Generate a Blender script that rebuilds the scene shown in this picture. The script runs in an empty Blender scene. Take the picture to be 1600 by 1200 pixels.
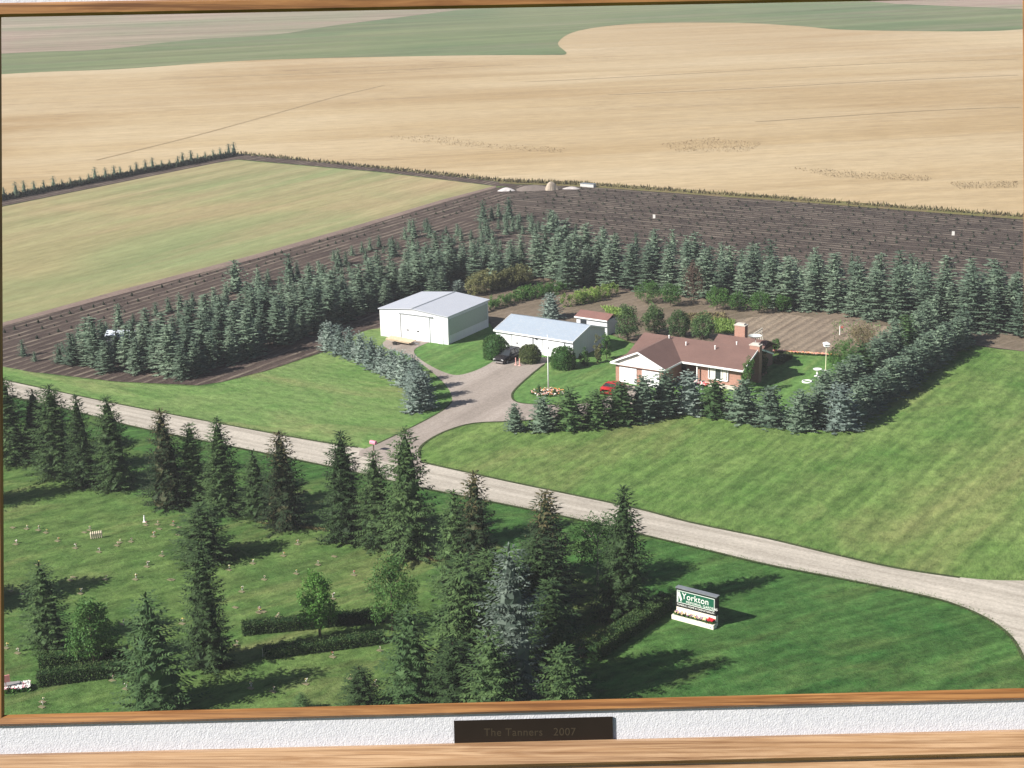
import bpy, math, random
import numpy as np
from mathutils import Vector, Matrix
R = math.radians
rnd = random.Random(7)
SC = bpy.context.scene
COL = SC.collection

# ------------------------------------------------------------------ camera, world, sun, exposure
FPX, PITCH, ROLL, CAMH = 2410.0, R(16.8), R(1.5), 58.0
cr = Vector((1, 0, 0)); cu = Vector((0, math.sin(PITCH), math.cos(PITCH))); cf = Vector((0, math.cos(PITCH), -math.sin(PITCH)))
CR = cr * math.cos(ROLL) - cu * math.sin(ROLL); CU = cu * math.cos(ROLL) + cr * math.sin(ROLL); CF = cf
CC = Vector((0, 0, CAMH))
cam = bpy.data.cameras.new('camera'); camo = bpy.data.objects.new('camera', cam); COL.objects.link(camo)
cam.sensor_width = 36; cam.lens = 36 * FPX / 1600; cam.clip_start = 0.1; cam.clip_end = 12000
camo.matrix_world = Matrix(((CR.x, CU.x, -CF.x, CC.x), (CR.y, CU.y, -CF.y, CC.y), (CR.z, CU.z, -CF.z, CC.z), (0, 0, 0, 1)))
SC.camera = camo
SUN_AZ, SUN_EL = R(205), R(36)          # direction towards the sun (from +X, counter-clockwise)
W = bpy.data.worlds.new('World'); SC.world = W; W.use_nodes = True
nt = W.node_tree; sk = nt.nodes.new('ShaderNodeTexSky'); sk.sky_type = 'NISHITA'; sk.sun_disc = False
sk.sun_elevation = SUN_EL; sk.sun_rotation = R(90) - SUN_AZ
nt.links.new(sk.outputs[0], nt.nodes['Background'].inputs[0]); nt.nodes['Background'].inputs[1].default_value = 0.05
sl = bpy.data.lights.new('sun', 'SUN'); sl.energy = 5.0; sl.angle = R(0.55); sl.color = (1, .955, .87)
so = bpy.data.objects.new('sun', sl); COL.objects.link(so)
sd = Vector((math.cos(SUN_AZ) * math.cos(SUN_EL), math.sin(SUN_AZ) * math.cos(SUN_EL), math.sin(SUN_EL)))
so.rotation_euler = sd.to_track_quat('Z', 'Y').to_euler()
SC.view_settings.view_transform = 'Standard'; SC.view_settings.look = 'None'; SC.view_settings.gamma = 1
SC.view_settings.exposure = 0.8
SC.cycles.max_bounces = 6; SC.cycles.diffuse_bounces = 3; SC.cycles.volume_bounces = 0; SC.cycles.transparent_max_bounces = 8
SC.cycles.use_denoising = True

# ------------------------------------------------------------------ measuring helpers
def G(x, y, z=0.0):
    "ground (or height z) point seen at photo position x,y (1600x1200)"
    d = CF + CR * ((x - 800) / FPX) - CU * ((y - 600) / FPX)
    return CC + d * ((z - CAMH) / d.z)
def HT(x, yb, yt):
    b = G(x, yb); lo, hi = 0.0, 45.0
    for _ in range(26):
        m = (lo + hi) / 2; d = b + Vector((0, 0, m)) - CC
        if 600 - FPX * d.dot(CU) / d.dot(CF) > yt: lo = m
        else: hi = m
    return lo
def PXY(p):
    d = Vector(p) - CC; w = d.dot(CF); return 800 + FPX * d.dot(CR) / w, 600 - FPX * d.dot(CU) / w
def MPP(y, x=800):
    "metres per photo pixel across at that ground point"
    return (G(x, y) - CC).dot(CF) / FPX
UA = R(-33.5); VA = R(57)
UV = Vector((math.cos(UA), math.sin(UA), 0)); VV = Vector((math.cos(VA), math.sin(VA), 0))
def inpoly(x, y, P):
    c = False; j = len(P) - 1
    for i in range(len(P)):
        if (P[i][1] > y) != (P[j][1] > y) and x < (P[j][0] - P[i][0]) * (y - P[i][1]) / (P[j][1] - P[i][1]) + P[i][0]: c = not c
        j = i
    return c

# ------------------------------------------------------------------ materials
MATS = {}
def new_mat(name):
    m = bpy.data.materials.new(name); m.use_nodes = True
    return m, m.node_tree, m.node_tree.nodes['Principled BSDF']
def N(t, typ, **kw):
    n = t.nodes.new(typ)
    for k, v in kw.items(): setattr(n, k, v)
    return n
def mixc(t, a, b, fac, bt='MIX'):
    n = N(t, 'ShaderNodeMix', data_type='RGBA', blend_type=bt)
    for s, v in ((6, a), (7, b), (0, fac)):
        if isinstance(v, (tuple, list)): n.inputs[s].default_value = (*v[:3], 1)
        elif isinstance(v, (int, float)): n.inputs[s].default_value = v
        else: t.links.new(v, n.inputs[s])
    return n.outputs[2]
def ramp(t, src, a, b, lo=0.0, hi=1.0):
    n = N(t, 'ShaderNodeMapRange'); t.links.new(src, n.inputs[0])
    n.inputs[1].default_value = a; n.inputs[2].default_value = b; n.inputs[3].default_value = lo; n.inputs[4].default_value = hi
    return n.outputs[0]
def wpos(t, ang=0.0, sx=1, sy=1):
    g = N(t, 'ShaderNodeNewGeometry'); r = N(t, 'ShaderNodeVectorRotate', rotation_type='Z_AXIS')
    t.links.new(g.outputs['Position'], r.inputs['Vector']); r.inputs['Angle'].default_value = -ang
    m = N(t, 'ShaderNodeVectorMath', operation='MULTIPLY'); t.links.new(r.outputs[0], m.inputs[0]); m.inputs[1].default_value = (sx, sy, 1)
    return m.outputs[0]
def noise(t, vec, scale, detail=3, rough=.55, dist=0):
    n = N(t, 'ShaderNodeTexNoise'); n.inputs['Scale'].default_value = scale; n.inputs['Detail'].default_value = detail
    n.inputs['Roughness'].default_value = rough; n.inputs['Distortion'].default_value = dist
    t.links.new(vec, n.inputs['Vector']); return n.outputs[0]
def mul(t, a, b, op='MULTIPLY'):
    n = N(t, 'ShaderNodeMath', operation=op)
    for s, v in ((0, a), (1, b)):
        if isinstance(v, (int, float)): n.inputs[s].default_value = v
        else: t.links.new(v, n.inputs[s])
    return n.outputs[0]
def bump(t, bs, h, strength, dist):
    b = N(t, 'ShaderNodeBump'); b.inputs['Strength'].default_value = strength; b.inputs['Distance'].default_value = dist
    t.links.new(h, b.inputs['Height']); t.links.new(b.outputs[0], bs.inputs['Normal'])
def simple(name, c, rough=.7, metal=0, var=.12, vs=3.0, bmp=0, spec=.3):
    if name in MATS: return MATS[name]
    m, t, bs = new_mat(name); tc = N(t, 'ShaderNodeTexCoord')
    f = noise(t, tc.outputs['Object'], vs, 4, .6)
    o = mixc(t, [v * (1 - var) for v in c], [min(1, v * (1 + var)) for v in c], ramp(t, f, .3, .7))
    t.links.new(o, bs.inputs['Base Color']); bs.inputs['Roughness'].default_value = rough; bs.inputs['Metallic'].default_value = metal
    bs.inputs['Specular IOR Level'].default_value = spec
    if bmp: bump(t, bs, f, .5, bmp)
    MATS[name] = m; return m
def turf(name, c1, c2, c3, stripe=None, width=1.5, sstr=.25, s1=.035, dry=None, dryamt=.5, fine=2.2, relief=.1, tuft=.5, warp=0):
    """grass: two greens mixed by broad patches, mown stripes along 'stripe', dry patches, fine tufts"""
    m, t, bs = new_mat(name); P = wpos(t)
    broad = ramp(t, noise(t, P, s1, 4, .6, 1.2), .38, .62)
    mid = ramp(t, noise(t, P, s1 * 7, 4, .65), .3, .7)
    col = mixc(t, c1, c2, broad); col = mixc(t, col, c3, mul(t, mid, .45))
    if dry is not None:
        dm = ramp(t, noise(t, wpos(t, (stripe or 0), .35, 1), s1 * 2.6, 5, .65, .6), .5, .68)
        col = mixc(t, col, dry, mul(t, dm, dryamt))
    if stripe is not None:
        ps = wpos(t, stripe, .05, 1)
        sn = N(t, 'ShaderNodeTexNoise', noise_dimensions='2D'); sn.inputs['Scale'].default_value = 1 / width; sn.inputs['Detail'].default_value = 2.5
        t.links.new(ps, sn.inputs['Vector'])
        col = mixc(t, col, mixc(t, (.55, .6, .5), (1.5, 1.42, 1.35), ramp(t, sn.outputs[0], .33, .67)), sstr, 'MULTIPLY')
    fn = noise(t, wpos(t, stripe or 0.2, .6, 1), fine, 5, .8)
    col = mixc(t, col, mixc(t, (.45, .5, .4), (1.6, 1.5, 1.45), ramp(t, fn, .32, .68)), tuft, 'MULTIPLY')
    t.links.new(col, bs.inputs['Base Color']); bs.inputs['Roughness'].default_value = .9; bs.inputs['Specular IOR Level'].default_value = .1
    if relief: bump(t, bs, fn, .8, relief)
    MATS[name] = m; return m

A_V = R(57); A_U = R(-33.5)
M_cem = turf('cemetery_turf', (.040, .108, .028), (.078, .145, .042), (.12, .16, .058), R(30), 1.6, .35, .045, (.16, .165, .075), .7, .8, .4, .95)
M_verge = turf('verge_turf', (.026, .090, .022), (.046, .12, .032), (.075, .13, .042), R(25), 1.2, .5, .07, (.11, .13, .05), .4, .8, .4, .95)
M_lawnL = turf('yard_turf', (.095, .195, .052), (.14, .22, .075), (.18, .235, .10), R(-33), 2.0, .25, .045, (.24, .235, .115), .6, 1.1, .25, .7)
M_lawnY = turf('house_turf', (.070, .170, .045), (.095, .195, .058), (.13, .21, .07), A_V, 1.3, .35, .08, (.18, .20, .08), .4, 1.4, .15, .65)
M_lawnR = turf('mown_field_turf', (.066, .150, .034), (.118, .192, .056), (.17, .215, .085), A_V, 1.1, .42, .022, (.20, .19, .09), .6, .8, .3, .8)
def crop(name, c1, c2, c3, ang, width, s1=.012, sstr=.25, fine=.7, spots=None):
    m, t, bs = new_mat(name); P = wpos(t)
    col = mixc(t, c1, c2, ramp(t, noise(t, P, s1, 4, .55, .8), .35, .65))
    col = mixc(t, col, c3, mul(t, ramp(t, noise(t, wpos(t, ang, .12, 1), s1 * 5, 5, .6, .4), .45, .7), .6))
    sn = N(t, 'ShaderNodeTexNoise', noise_dimensions='2D'); sn.inputs['Scale'].default_value = 1 / width; sn.inputs['Detail'].default_value = 4; sn.inputs['Roughness'].default_value = .65
    t.links.new(wpos(t, ang, .03, 1), sn.inputs['Vector'])
    col = mixc(t, col, mixc(t, (.62, .6, .58), (1.38, 1.4, 1.42), ramp(t, sn.outputs[0], .3, .7)), sstr, 'MULTIPLY')
    fn = noise(t, wpos(t, ang, .3, 1), fine, 5, .75)
    col = mixc(t, col, mixc(t, (.6, .58, .55), (1.4, 1.4, 1.4), ramp(t, fn, .3, .7)), .4, 'MULTIPLY')
    if spots:
        sp = mul(t, ramp(t, noise(t, wpos(t, ang, .22, 1), .10, 7, .8, 1.5), .55, .66), ramp(t, noise(t, wpos(t, ang, .3, 1), .012, 3, .5), .52, .62)); col = mixc(t, col, spots, mul(t, sp, .8))
    t.links.new(col, bs.inputs['Base Color']); bs.inputs['Roughness'].default_value = 1; bs.inputs['Specular IOR Level'].default_value = .05
    bump(t, bs, fn, .6, .25); MATS[name] = m; return m
M_wheat = crop('ripe_wheat', (.33, .23, .12), (.43, .335, .205), (.50, .41, .28), R(10), 6, .0045, .18, .5, (.19, .135, .08))
M_hay = crop('hay_stubble', (.30, .25, .135), (.20, .235, .11), (.39, .29, .18), A_V, 5, .014, .3, .6)
M_far = crop('green_crop', (.105, .15, .065), (.15, .175, .08), (.20, .185, .12), R(20), 12, .008, .55, .3)
M_fal = crop('fallow_stubble', (.28, .20, .16), (.19, .20, .12), (.36, .28, .22), R(8), 14, .006, .6, .3)
def soil(name, c1, c2, c3, ang, width, relief=.15, strip=None, stripw=4.0, samt=.5):
    m, t, bs = new_mat(name); P = wpos(t)
    n1 = noise(t, P, .12, 5, .65, .5); n2 = noise(t, P, 1.8, 5, .75)
    col = mixc(t, c1, c2, ramp(t, n1, .35, .65)); col = mixc(t, col, mixc(t, (.55, .55, .55), (1.45, 1.42, 1.4), ramp(t, n2, .3, .7)), .55, 'MULTIPLY')
    w = N(t, 'ShaderNodeTexWave', wave_type='BANDS', bands_direction='Y'); w.inputs['Scale'].default_value = 3.14 / (width * 10) * 2 ; w.inputs['Distortion'].default_value = .8
    w.inputs['Detail'].default_value = 2; w.inputs['Detail Scale'].default_value = .6
    t.links.new(wpos(t, ang, 1, 1), w.inputs['Vector'])
    br = noise(t, wpos(t, ang, .25, 1), .5, 4, .7)
    msk = mul(t, ramp(t, w.outputs['Fac'], .62, .9), ramp(t, br, .42, .6))
    col = mixc(t, col, c3, mul(t, msk, samt))
    t.links.new(col, bs.inputs['Base Color']); bs.inputs['Roughness'].default_value = 1; bs.inputs['Specular IOR Level'].default_value = .1
    bump(t, bs, mul(t, mul(t, w.outputs['Fac'], .6), n2, 'ADD'), .8, relief); MATS[name] = m; return m
M_soilL = soil('nursery_soil', (.055, .040, .036), (.085, .063, .055), (.24, .20, .155), A_V, 3.6, .2, samt=.75)
M_soilR = soil('nursery_soil_across', (.042, .033, .030), (.075, .058, .05), (.24, .20, .16), A_U, 3.7, .2, samt=.8)
M_gard = soil('garden_soil', (.22, .175, .135), (.28, .225, .17), (.11, .08, .06), A_V, 3.0, .25, samt=.55)
M_bed = soil('bare_soil', (.19, .15, .115), (.13, .105, .075), (.26, .21, .16), R(40), 3.0, .1, samt=.3)
M_track = soil('dirt_track', (.17, .125, .11), (.22, .165, .14), (.3, .24, .2), A_V, 2.0, .05, samt=.3)
def gravel(name, c, ang, w=2.2):
    m, t, bs = new_mat(name); P = wpos(t)
    col = mixc(t, [v * .9 for v in c], [v * 1.08 for v in c], ramp(t, noise(t, P, .15, 4, .6), .3, .7))
    sn = N(t, 'ShaderNodeTexNoise', noise_dimensions='2D'); sn.inputs['Scale'].default_value = 1 / w; sn.inputs['Detail'].default_value = 3
    t.links.new(wpos(t, ang, .02, 1), sn.inputs['Vector'])
    col = mixc(t, col, mixc(t, (.8, .79, .77), (1.15, 1.15, 1.15), ramp(t, sn.outputs[0], .35, .62)), .75, 'MULTIPLY')
    fn = noise(t, P, 4, 5, .8); col = mixc(t, col, mixc(t, (.55, .55, .55), (1.4, 1.4, 1.4), ramp(t, fn, .3, .7)), .6, 'MULTIPLY')
    t.links.new(col, bs.inputs['Base Color']); bs.inputs['Roughness'].default_value = .95; bs.inputs['Specular IOR Level'].default_value = .1
    bump(t, bs, fn, .4, .05); MATS[name] = m; return m
M_road = gravel('road_gravel', (.415, .375, .325), A_U, .9)
M_drive = gravel('driveway_gravel', (.32, .275, .245), R(60), 2.6)

def foliage(name, c, c2, rough=.75, trans=0.0, objvar=.25, spec=.25):
    m, t, bs = new_mat(name); at = N(t, 'ShaderNodeAttribute', attribute_name='tint')
    col = mixc(t, c, c2, at.outputs['Fac'])
    oi = N(t, 'ShaderNodeObjectInfo')
    col = mixc(t, col, mixc(t, (1 - objvar, 1 - objvar * .8, 1 - objvar), (1 + objvar, 1 + objvar, 1 + objvar * .6), oi.outputs['Random']), 1, 'MULTIPLY')
    t.links.new(col, bs.inputs['Base Color']); bs.inputs['Roughness'].default_value = rough; bs.inputs['Specular IOR Level'].default_value = spec
    if trans:
        tr = N(t, 'ShaderNodeBsdfTranslucent'); t.links.new(col, tr.inputs[0]); mx = N(t, 'ShaderNodeMixShader'); mx.inputs[0].default_value = trans
        t.links.new(bs.outputs[0], mx.inputs[1]); t.links.new(tr.outputs[0], mx.inputs[2]); t.links.new(mx.outputs[0], t.nodes['Material Output'].inputs[0])
    MATS[name] = m; return m
F_blue = foliage('blue_spruce_needles', (.035, .065, .045), (.185, .24, .19), objvar=.38)
F_silver = foliage('silver_spruce_needles', (.075, .11, .10), (.27, .32, .31), objvar=.3)
F_giant = foliage('silver_giant_needles', (.018, .034, .025), (.165, .20, .18))
F_dark = foliage('dark_spruce_needles', (.014, .034, .012), (.068, .112, .042), objvar=.4)
F_cone = foliage('cone_laden_needles', (.018, .040, .016), (.12, .095, .048))
F_green = foliage('green_spruce_needles', (.025, .06, .02), (.085, .14, .055), objvar=.35)
F_leaf = foliage('bright_leaves', (.06, .17, .03), (.16, .31, .075), .6, .3)
F_leafd = foliage('mid_leaves', (.035, .105, .025), (.10, .19, .05), .6, .25)
F_hedge = foliage('hedge_leaves', (.018, .05, .014), (.075, .115, .035), .7, .1)
F_olive = foliage('olive_leaves', (.13, .14, .06), (.25, .24, .12), .7, .2)
F_corn = foliage('corn_leaves', (.14, .24, .05), (.27, .36, .10), .6, .3)
F_red = foliage('bronze_leaves', (.07, .045, .04), (.13, .09, .07), .7, .15)
F_brown = foliage('brown_twigs', (.13, .10, .06), (.2, .17, .09), .8, .1)
M_bark = simple('bark', (.10, .075, .055), .9, bmp=.02, vs=8)
M_pbark = simple('pale_bark', (.38, .34, .28), .8, vs=8)

# ------------------------------------------------------------------ object helpers
def tag(o, label=None, cat=None, group=None, kind=None):
    if label: o['label'] = label
    if cat: o['category'] = cat
    if group: o['group'] = group
    if kind: o['kind'] = kind
    return o
def empty(name, loc, rz=0.0):
    o = bpy.data.objects.new(name, None); COL.objects.link(o); o.location = loc; o.rotation_euler = (0, 0, rz); return o
class MB:
    def __init__(s): s.v = []; s.f = []; s.m = []; s.t = []
    def quad(s, a, b, c, d, m=0, t=0.0):
        n = len(s.v); s.v += [tuple(a), tuple(b), tuple(c), tuple(d)]; s.f.append((n, n + 1, n + 2, n + 3)); s.m.append(m); s.t.append(t)
    def poly(s, pts, m=0, t=0.0):
        n = len(s.v); s.v += [tuple(p) for p in pts]; s.f.append(tuple(range(n, n + len(pts)))); s.m.append(m); s.t.append(t)
    def box(s, x0, x1, y0, y1, z0, z1, m=0):
        s.hexa([(x0, y0, z0), (x1, y0, z0), (x1, y1, z0), (x0, y1, z0), (x0, y0, z1), (x1, y0, z1), (x1, y1, z1), (x0, y1, z1)], m)
    def hexa(s, p, m=0):
        n = len(s.v); s.v += [tuple(q) for q in p]
        for f in ((0, 3, 2, 1), (4, 5, 6, 7), (0, 1, 5, 4), (1, 2, 6, 5), (2, 3, 7, 6), (3, 0, 4, 7)):
            s.f.append(tuple(n + i for i in f)); s.m.append(m); s.t.append(0)
    def tube(s, pts, rad, k=8, m=0, cap=True):
        n0 = len(s.v); L = len(pts)
        for i, p in enumerate(pts):
            p = Vector(p); a = Vector(pts[max(0, i - 1)]); b = Vector(pts[min(L - 1, i + 1)]); d = (b - a).normalized()
            x = d.orthogonal().normalized(); y = d.cross(x)
            for j in range(k):
                an = 2 * math.pi * j / k; s.v.append(tuple(p + x * (rad[i] * math.cos(an)) + y * (rad[i] * math.sin(an))))
        for i in range(L - 1):
            for j in range(k):
                a = n0 + i * k + j; b = n0 + i * k + (j + 1) % k; s.f.append((a, b, b + k, a + k)); s.m.append(m); s.t.append(0)
        if cap:
            s.f.append(tuple(n0 + (L - 1) * k + j for j in range(k))); s.m.append(m); s.t.append(0)
            s.f.append(tuple(n0 + j for j in reversed(range(k)))); s.m.append(m); s.t.append(0)
    def lathe(s, prof, c=(0, 0, 0), k=20, m=0, sx=1, sy=1):
        n0 = len(s.v)
        for r_, z in prof:
            for j in range(k):
                an = 2 * math.pi * j / k; s.v.append((c[0] + sx * r_ * math.cos(an), c[1] + sy * r_ * math.sin(an), c[2] + z))
        for i in range(len(prof) - 1):
            for j in range(k):
                a = n0 + i * k + j; b = n0 + i * k + (j + 1) % k; s.f.append((a, b, b + k, a + k)); s.m.append(m); s.t.append(0)
    def mesh(s, name, mats, smooth=False, tint=False):
        me = bpy.data.meshes.new(name); me.from_pydata(s.v, [], s.f)
        for mt in (mats if isinstance(mats, (list, tuple)) else [mats]): me.materials.append(mt)
        me.polygons.foreach_set('material_index', s.m)
        if smooth: me.polygons.foreach_set('use_smooth', [True] * len(s.f))
        if tint:
            a = me.attributes.new('tint', 'FLOAT', 'FACE'); a.data.foreach_set('value', s.t)
        me.update(); return me
    def build(s, name, mats, parent=None, smooth=False, tint=False, loc=None, rz=0.0):
        o = bpy.data.objects.new(name, s.mesh(name, mats, smooth, tint)); COL.objects.link(o)
        if parent: o.parent = parent
        if loc is not None: o.location = loc
        if rz: o.rotation_euler = (0, 0, rz)
        return o
def put(name, me, parent=None, loc=None, rz=0, sc=None):
    o = bpy.data.objects.new(name, me); COL.objects.link(o)
    if parent: o.parent = parent
    if loc is not None: o.location = loc
    o.rotation_euler = (0, 0, rz)
    if sc: o.scale = sc
    return o
def sheet(name, px, mat, z, label=None, smoothit=True):
    pts = [G(x, y, z) for x, y in px]
    bm = MB(); bm.poly(pts); o = bm.build(name, mat); tag(o, kind='structure')
    return o
def catmull(P, n=6, closed=False):
    out = []; L = len(P)
    for i in range(L - 1):
        p0 = P[max(i - 1, 0)]; p1 = P[i]; p2 = P[i + 1]; p3 = P[min(i + 2, L - 1)]
        for k in range(n):
            t = k / n; a = []
            for c in range(2):
                a.append(.5 * ((2 * p1[c]) + (-p0[c] + p2[c]) * t + (2 * p0[c] - 5 * p1[c] + 4 * p2[c] - p3[c]) * t * t + (-p0[c] + 3 * p1[c] - 3 * p2[c] + p3[c]) * t ** 3))
            out.append(tuple(a))
    out.append(tuple(P[-1])); return out

# ------------------------------------------------------------------ the land
g = MB(); g.quad((-3500, -600, 0), (3500, -600, 0), (3500, 5200, 0), (-3500, 5200, 0)); tag(g.build('ground', M_cem), kind='structure')
# everything beyond the far farm lane
def world_poly(name, pts, mat, z): 
    bm = MB(); bm.poly([(p[0], p[1], z) for p in pts]); tag(bm.build(name, mat), kind='structure')
c0 = G(370, 240); farL = G(-200, 351); farR = G(1900, 358)
def ext(a, b, t): return a + (b - a) * t
wheat_px = [(-700, 449), (0, 312), (370, 239), (600, 262), (780, 283), (920, 288), (1250, 312), (1600, 338), (2600, 405)]
P_ = [G(x, y, .02) for x, y in wheat_px] + [Vector((3400, 600, .02)), Vector((3400, 5100, .02)), Vector((-3400, 5100, .02)), Vector((-3400, 700, .02))]
bm = MB(); bm.poly([(p.x, p.y, .02) for p in P_]); tag(bm.build('wheat_field', M_wheat), kind='structure')
edge = catmull([(-500, 148), (0, 115), (185, 107), (400, 93), (700, 86), (850, 85), (885, 83), (872, 66), (905, 47), (1000, 36), (1150, 35), (1250, 40), (1330, 46), (1530, 48), (1650, 42), (2100, 20)], 6)
P_ = [G(x, y, .3) for x, y in edge]; P_ += [Vector((2400, 4000, .3)), Vector((-2200, 4000, .3))]
bm = MB(); bm.poly([(p.x, p.y, .06) for p in P_]); tag(bm.build('green_field', M_far), kind='structure')
P_ = [G(x, y, .1) for x, y in catmull([(-500, 120), (0, 84), (150, 78), (300, 62), (430, 54), (520, 40), (640, 25), (760, 10), (900, -6)], 5)]; P_ += [Vector((-600, 3500, 0)), Vector((-2100, 3800, 0))]
bm = MB(); bm.poly([(p.x, p.y, .1) for p in P_]); tag(bm.build('stubble_field', M_fal), kind='structure')
P_ = [G(x, y, .1) for x, y in [(1280, -6), (1400, 6), (1600, 14), (1900, 30)]] + [Vector((2300, 3800, 0)), Vector((300, 3800, 0))]
bm = MB(); bm.poly([(p.x, p.y, .1) for p in P_]); tag(bm.build('stubble_field', M_fal), kind='structure')
sheet('hay_field', [(-700, 660), (-300, 580), (0, 505), (180, 456), (400, 398), (560, 352), (690, 313), (775, 291), (600, 270), (372, 250), (330, 256), (0, 324), (-700, 468)], M_hay, .02)
sheet('dirt_track', [(-700, 468), (0, 323), (340, 254), (372, 249), (600, 269), (780, 291), (830, 292), (780, 284), (600, 263), (370, 240), (0, 313), (-700, 450)], M_soilL, .05)
sheet('nursery_soil', [(-700, 668), (-300, 590), (0, 511), (180, 462), (400, 404), (560, 357), (690, 317), (775, 293), (850, 288), (1000, 330), (800, 470), (660, 520), (600, 515), (565, 518), (510, 548), (420, 578), (345, 597), (310, 602), (180, 596), (60, 582), (0, 571), (-300, 545), (-700, 480), ][:20] + [(-400, 640)], M_soilL, .03)
sheet('nursery_soil', [(800, 288), (920, 290), (1250, 314), (1600, 340), (2300, 388), (2300, 680), (1600, 548), (1560, 545), (1505, 536), (1440, 512), (1400, 525), (1322, 556), (1190, 548), (1000, 540), (950, 520), (770, 512), (700, 480), (740, 420)], M_soilR, .045)
sheet('bare_soil', [(765, 500), (770, 512), (950, 520), (1000, 540), (1180, 560), (1190, 549), (1322, 556), (1400, 530), (1440, 512), (1505, 536), (1600, 549), (1900, 600), (1900, 585), (1600, 527), (1500, 514), (1350, 490), (1240, 480), (1130, 468), (980, 455), (850, 432), (700, 452), (640, 500), (600, 512)], M_bed, .06)
sheet('garden_plot', [(1186, 549), (1322, 556), (1405, 512), (1215, 489), (1150, 500), (1130, 540)], M_gard, .08)
sheet('headland_strip', [(0, 505), (0, 511), (180, 462), (400, 404), (560, 357), (690, 317), (775, 293), (775, 290), (690, 312), (560, 351), (400, 397), (180, 455)], M_track, .07)
sheet('wheat_margin', [(780, 280), (780, 286), (920, 292), (1250, 316), (1600, 343), (2100, 380), (2100, 374), (1600, 337), (1250, 309), (920, 285)], turf('weedy_margin', (.14, .13, .05), (.19, .13, .08), (.12, .15, .05), None, s1=.2, fine=1.0), .075)
# lawns
sheet('yard_lawn', catmull([(-400, 512), (-200, 540), (0, 572), (60, 583), (180, 597), (310, 604), (345, 598), (420, 579), (510, 549), (565, 519), (600, 513), (650, 516)], 4) + [(700, 540), (720, 700), (600, 720), (400, 680), (0, 600), (-400, 530)], M_lawnL, .09)
sheet('house_lawn', [(640, 512), (766, 505), (770, 514), (950, 522), (1000, 542), (1180, 562), (1190, 553), (1322, 558), (1345, 570), (1345, 680), (1000, 690), (800, 700), (690, 700), (600, 560)], M_lawnY, .10)
sheet('side_lawn', [(640, 730), (700, 640), (800, 655), (1000, 640), (1200, 655), (1300, 655), (1400, 590), (1490, 545), (1505, 537), (1560, 546), (1600, 549), (1900, 601), (2300, 690), (2300, 1200), (1600, 925), (1400, 900), (1000, 810), (800, 765)], M_lawnR, .11)
rU = [(-900, 395), (-300, 526), (-100, 570), (0, 592), (180, 630), (400, 672), (500, 690), (560, 699), (655, 721), (800, 753), (986, 792), (1080, 816), (1200, 841), (1300, 865), (1400, 887), (1500, 902), (1600, 907), (1800, 900)]
rL = [(-900, 415), (-300, 548), (-100, 594), (0, 616), (100, 638), (200, 664), (300, 685), (400, 705), (530, 732), (650, 760), (800, 790), (910, 813), (1100, 858), (1200, 882), (1300, 901), (1400, 921), (1480, 940), (1540, 965), (1580, 995), (1600, 1030), (1604, 1070), (1600, 1130), (1585, 1250)]
sheet('grass_verge', [(x, y - 3) for x, y in rL[:15]] + [(1480, 938), (1540, 962), (1583, 993), (1602, 1030), (1606, 1070), (1590, 1300), (800, 1300), (900, 1100), (1000, 950), (860, 880), (640, 800), (400, 745), (200, 700), (0, 650), (-900, 440)], M_verge, .02)
sheet('road', catmull(rU, 4) + [(1800, 1300)] + list(reversed(catmull(rL, 4))), M_road, .125)
drv = catmull([(562, 704), (585, 695), (640, 669), (690, 642), (706, 627), (701, 608), (683, 588), (655, 566), (630, 552), (606, 545), (598, 536), (612, 527)], 5) + \
      catmull([(672, 534), (650, 544), (648, 553), (662, 565), (688, 579), (713, 586), (740, 580), (765, 568), (785, 553)], 5) + \
      catmull([(858, 559), (850, 569), (830, 585), (806, 607), (800, 618), (806, 627), (830, 631), (900, 632), (945, 622), (972, 600)], 5) + \
      catmull([(1015, 606), (1010, 622), (960, 645), (870, 653), (800, 658), (740, 661), (700, 672), (672, 686), (656, 700), (658, 722), (664, 735)], 5) + [(560, 712)]
sheet('driveway', drv, M_drive, .14)

def strip(name, px, w, mat, z):
    P = [G(x, y, z) for x, y in catmull(px, 4)]; bm = MB(); L_ = []
    for i, p in enumerate(P):
        d = (P[min(i + 1, len(P) - 1)] - P[max(i - 1, 0)]); n_ = Vector((-d.y, d.x, 0)).normalized(); L_.append((p + n_ * w / 2, p - n_ * w / 2))
    for i in range(len(L_) - 1): bm.quad(L_[i][1], L_[i + 1][1], L_[i + 1][0], L_[i][0])
    tag(bm.build(name, mat), kind='structure')
M_edge_shade = turf('edge_shade_turf', (.03, .05, .02), (.05, .075, .03), (.09, .09, .04), None, s1=.5, fine=2.0, relief=.2)  # dark turf colour painting in the shadow line where grass meets gravel
strip('grass_edge_shade', [p for p in rU if p[0] <= 560], .35, M_edge_shade, .135)
strip('grass_edge_shade', [p for p in rU if 655 <= p[0] <= 1500], .4, M_edge_shade, .135)
strip('grass_edge_shade', [p for p in rL if p[0] <= 1600 and p[1] < 1100], .3, M_edge_shade, .135)
strip('grass_edge_shade', [(585, 695), (640, 669), (690, 642), (706, 627)], .25, M_edge_shade, .15)
strip('grass_edge_shade', [(656, 716), (656, 700), (672, 686), (700, 672), (740, 661), (800, 658), (870, 653)], .3, M_edge_shade, .15)
strip('grass_edge_shade', [(850, 569), (830, 585), (806, 607), (800, 618), (806, 627), (830, 631), (900, 632), (945, 622)], .25, M_edge_shade, .15)
strip('field_track', [(150, 250), (300, 213), (420, 180), (520, 152), (600, 133)], 0.8, crop('trodden_wheat', (.31, .225, .13), (.38, .29, .175), (.40, .31, .19), R(60), 3), .09)

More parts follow.
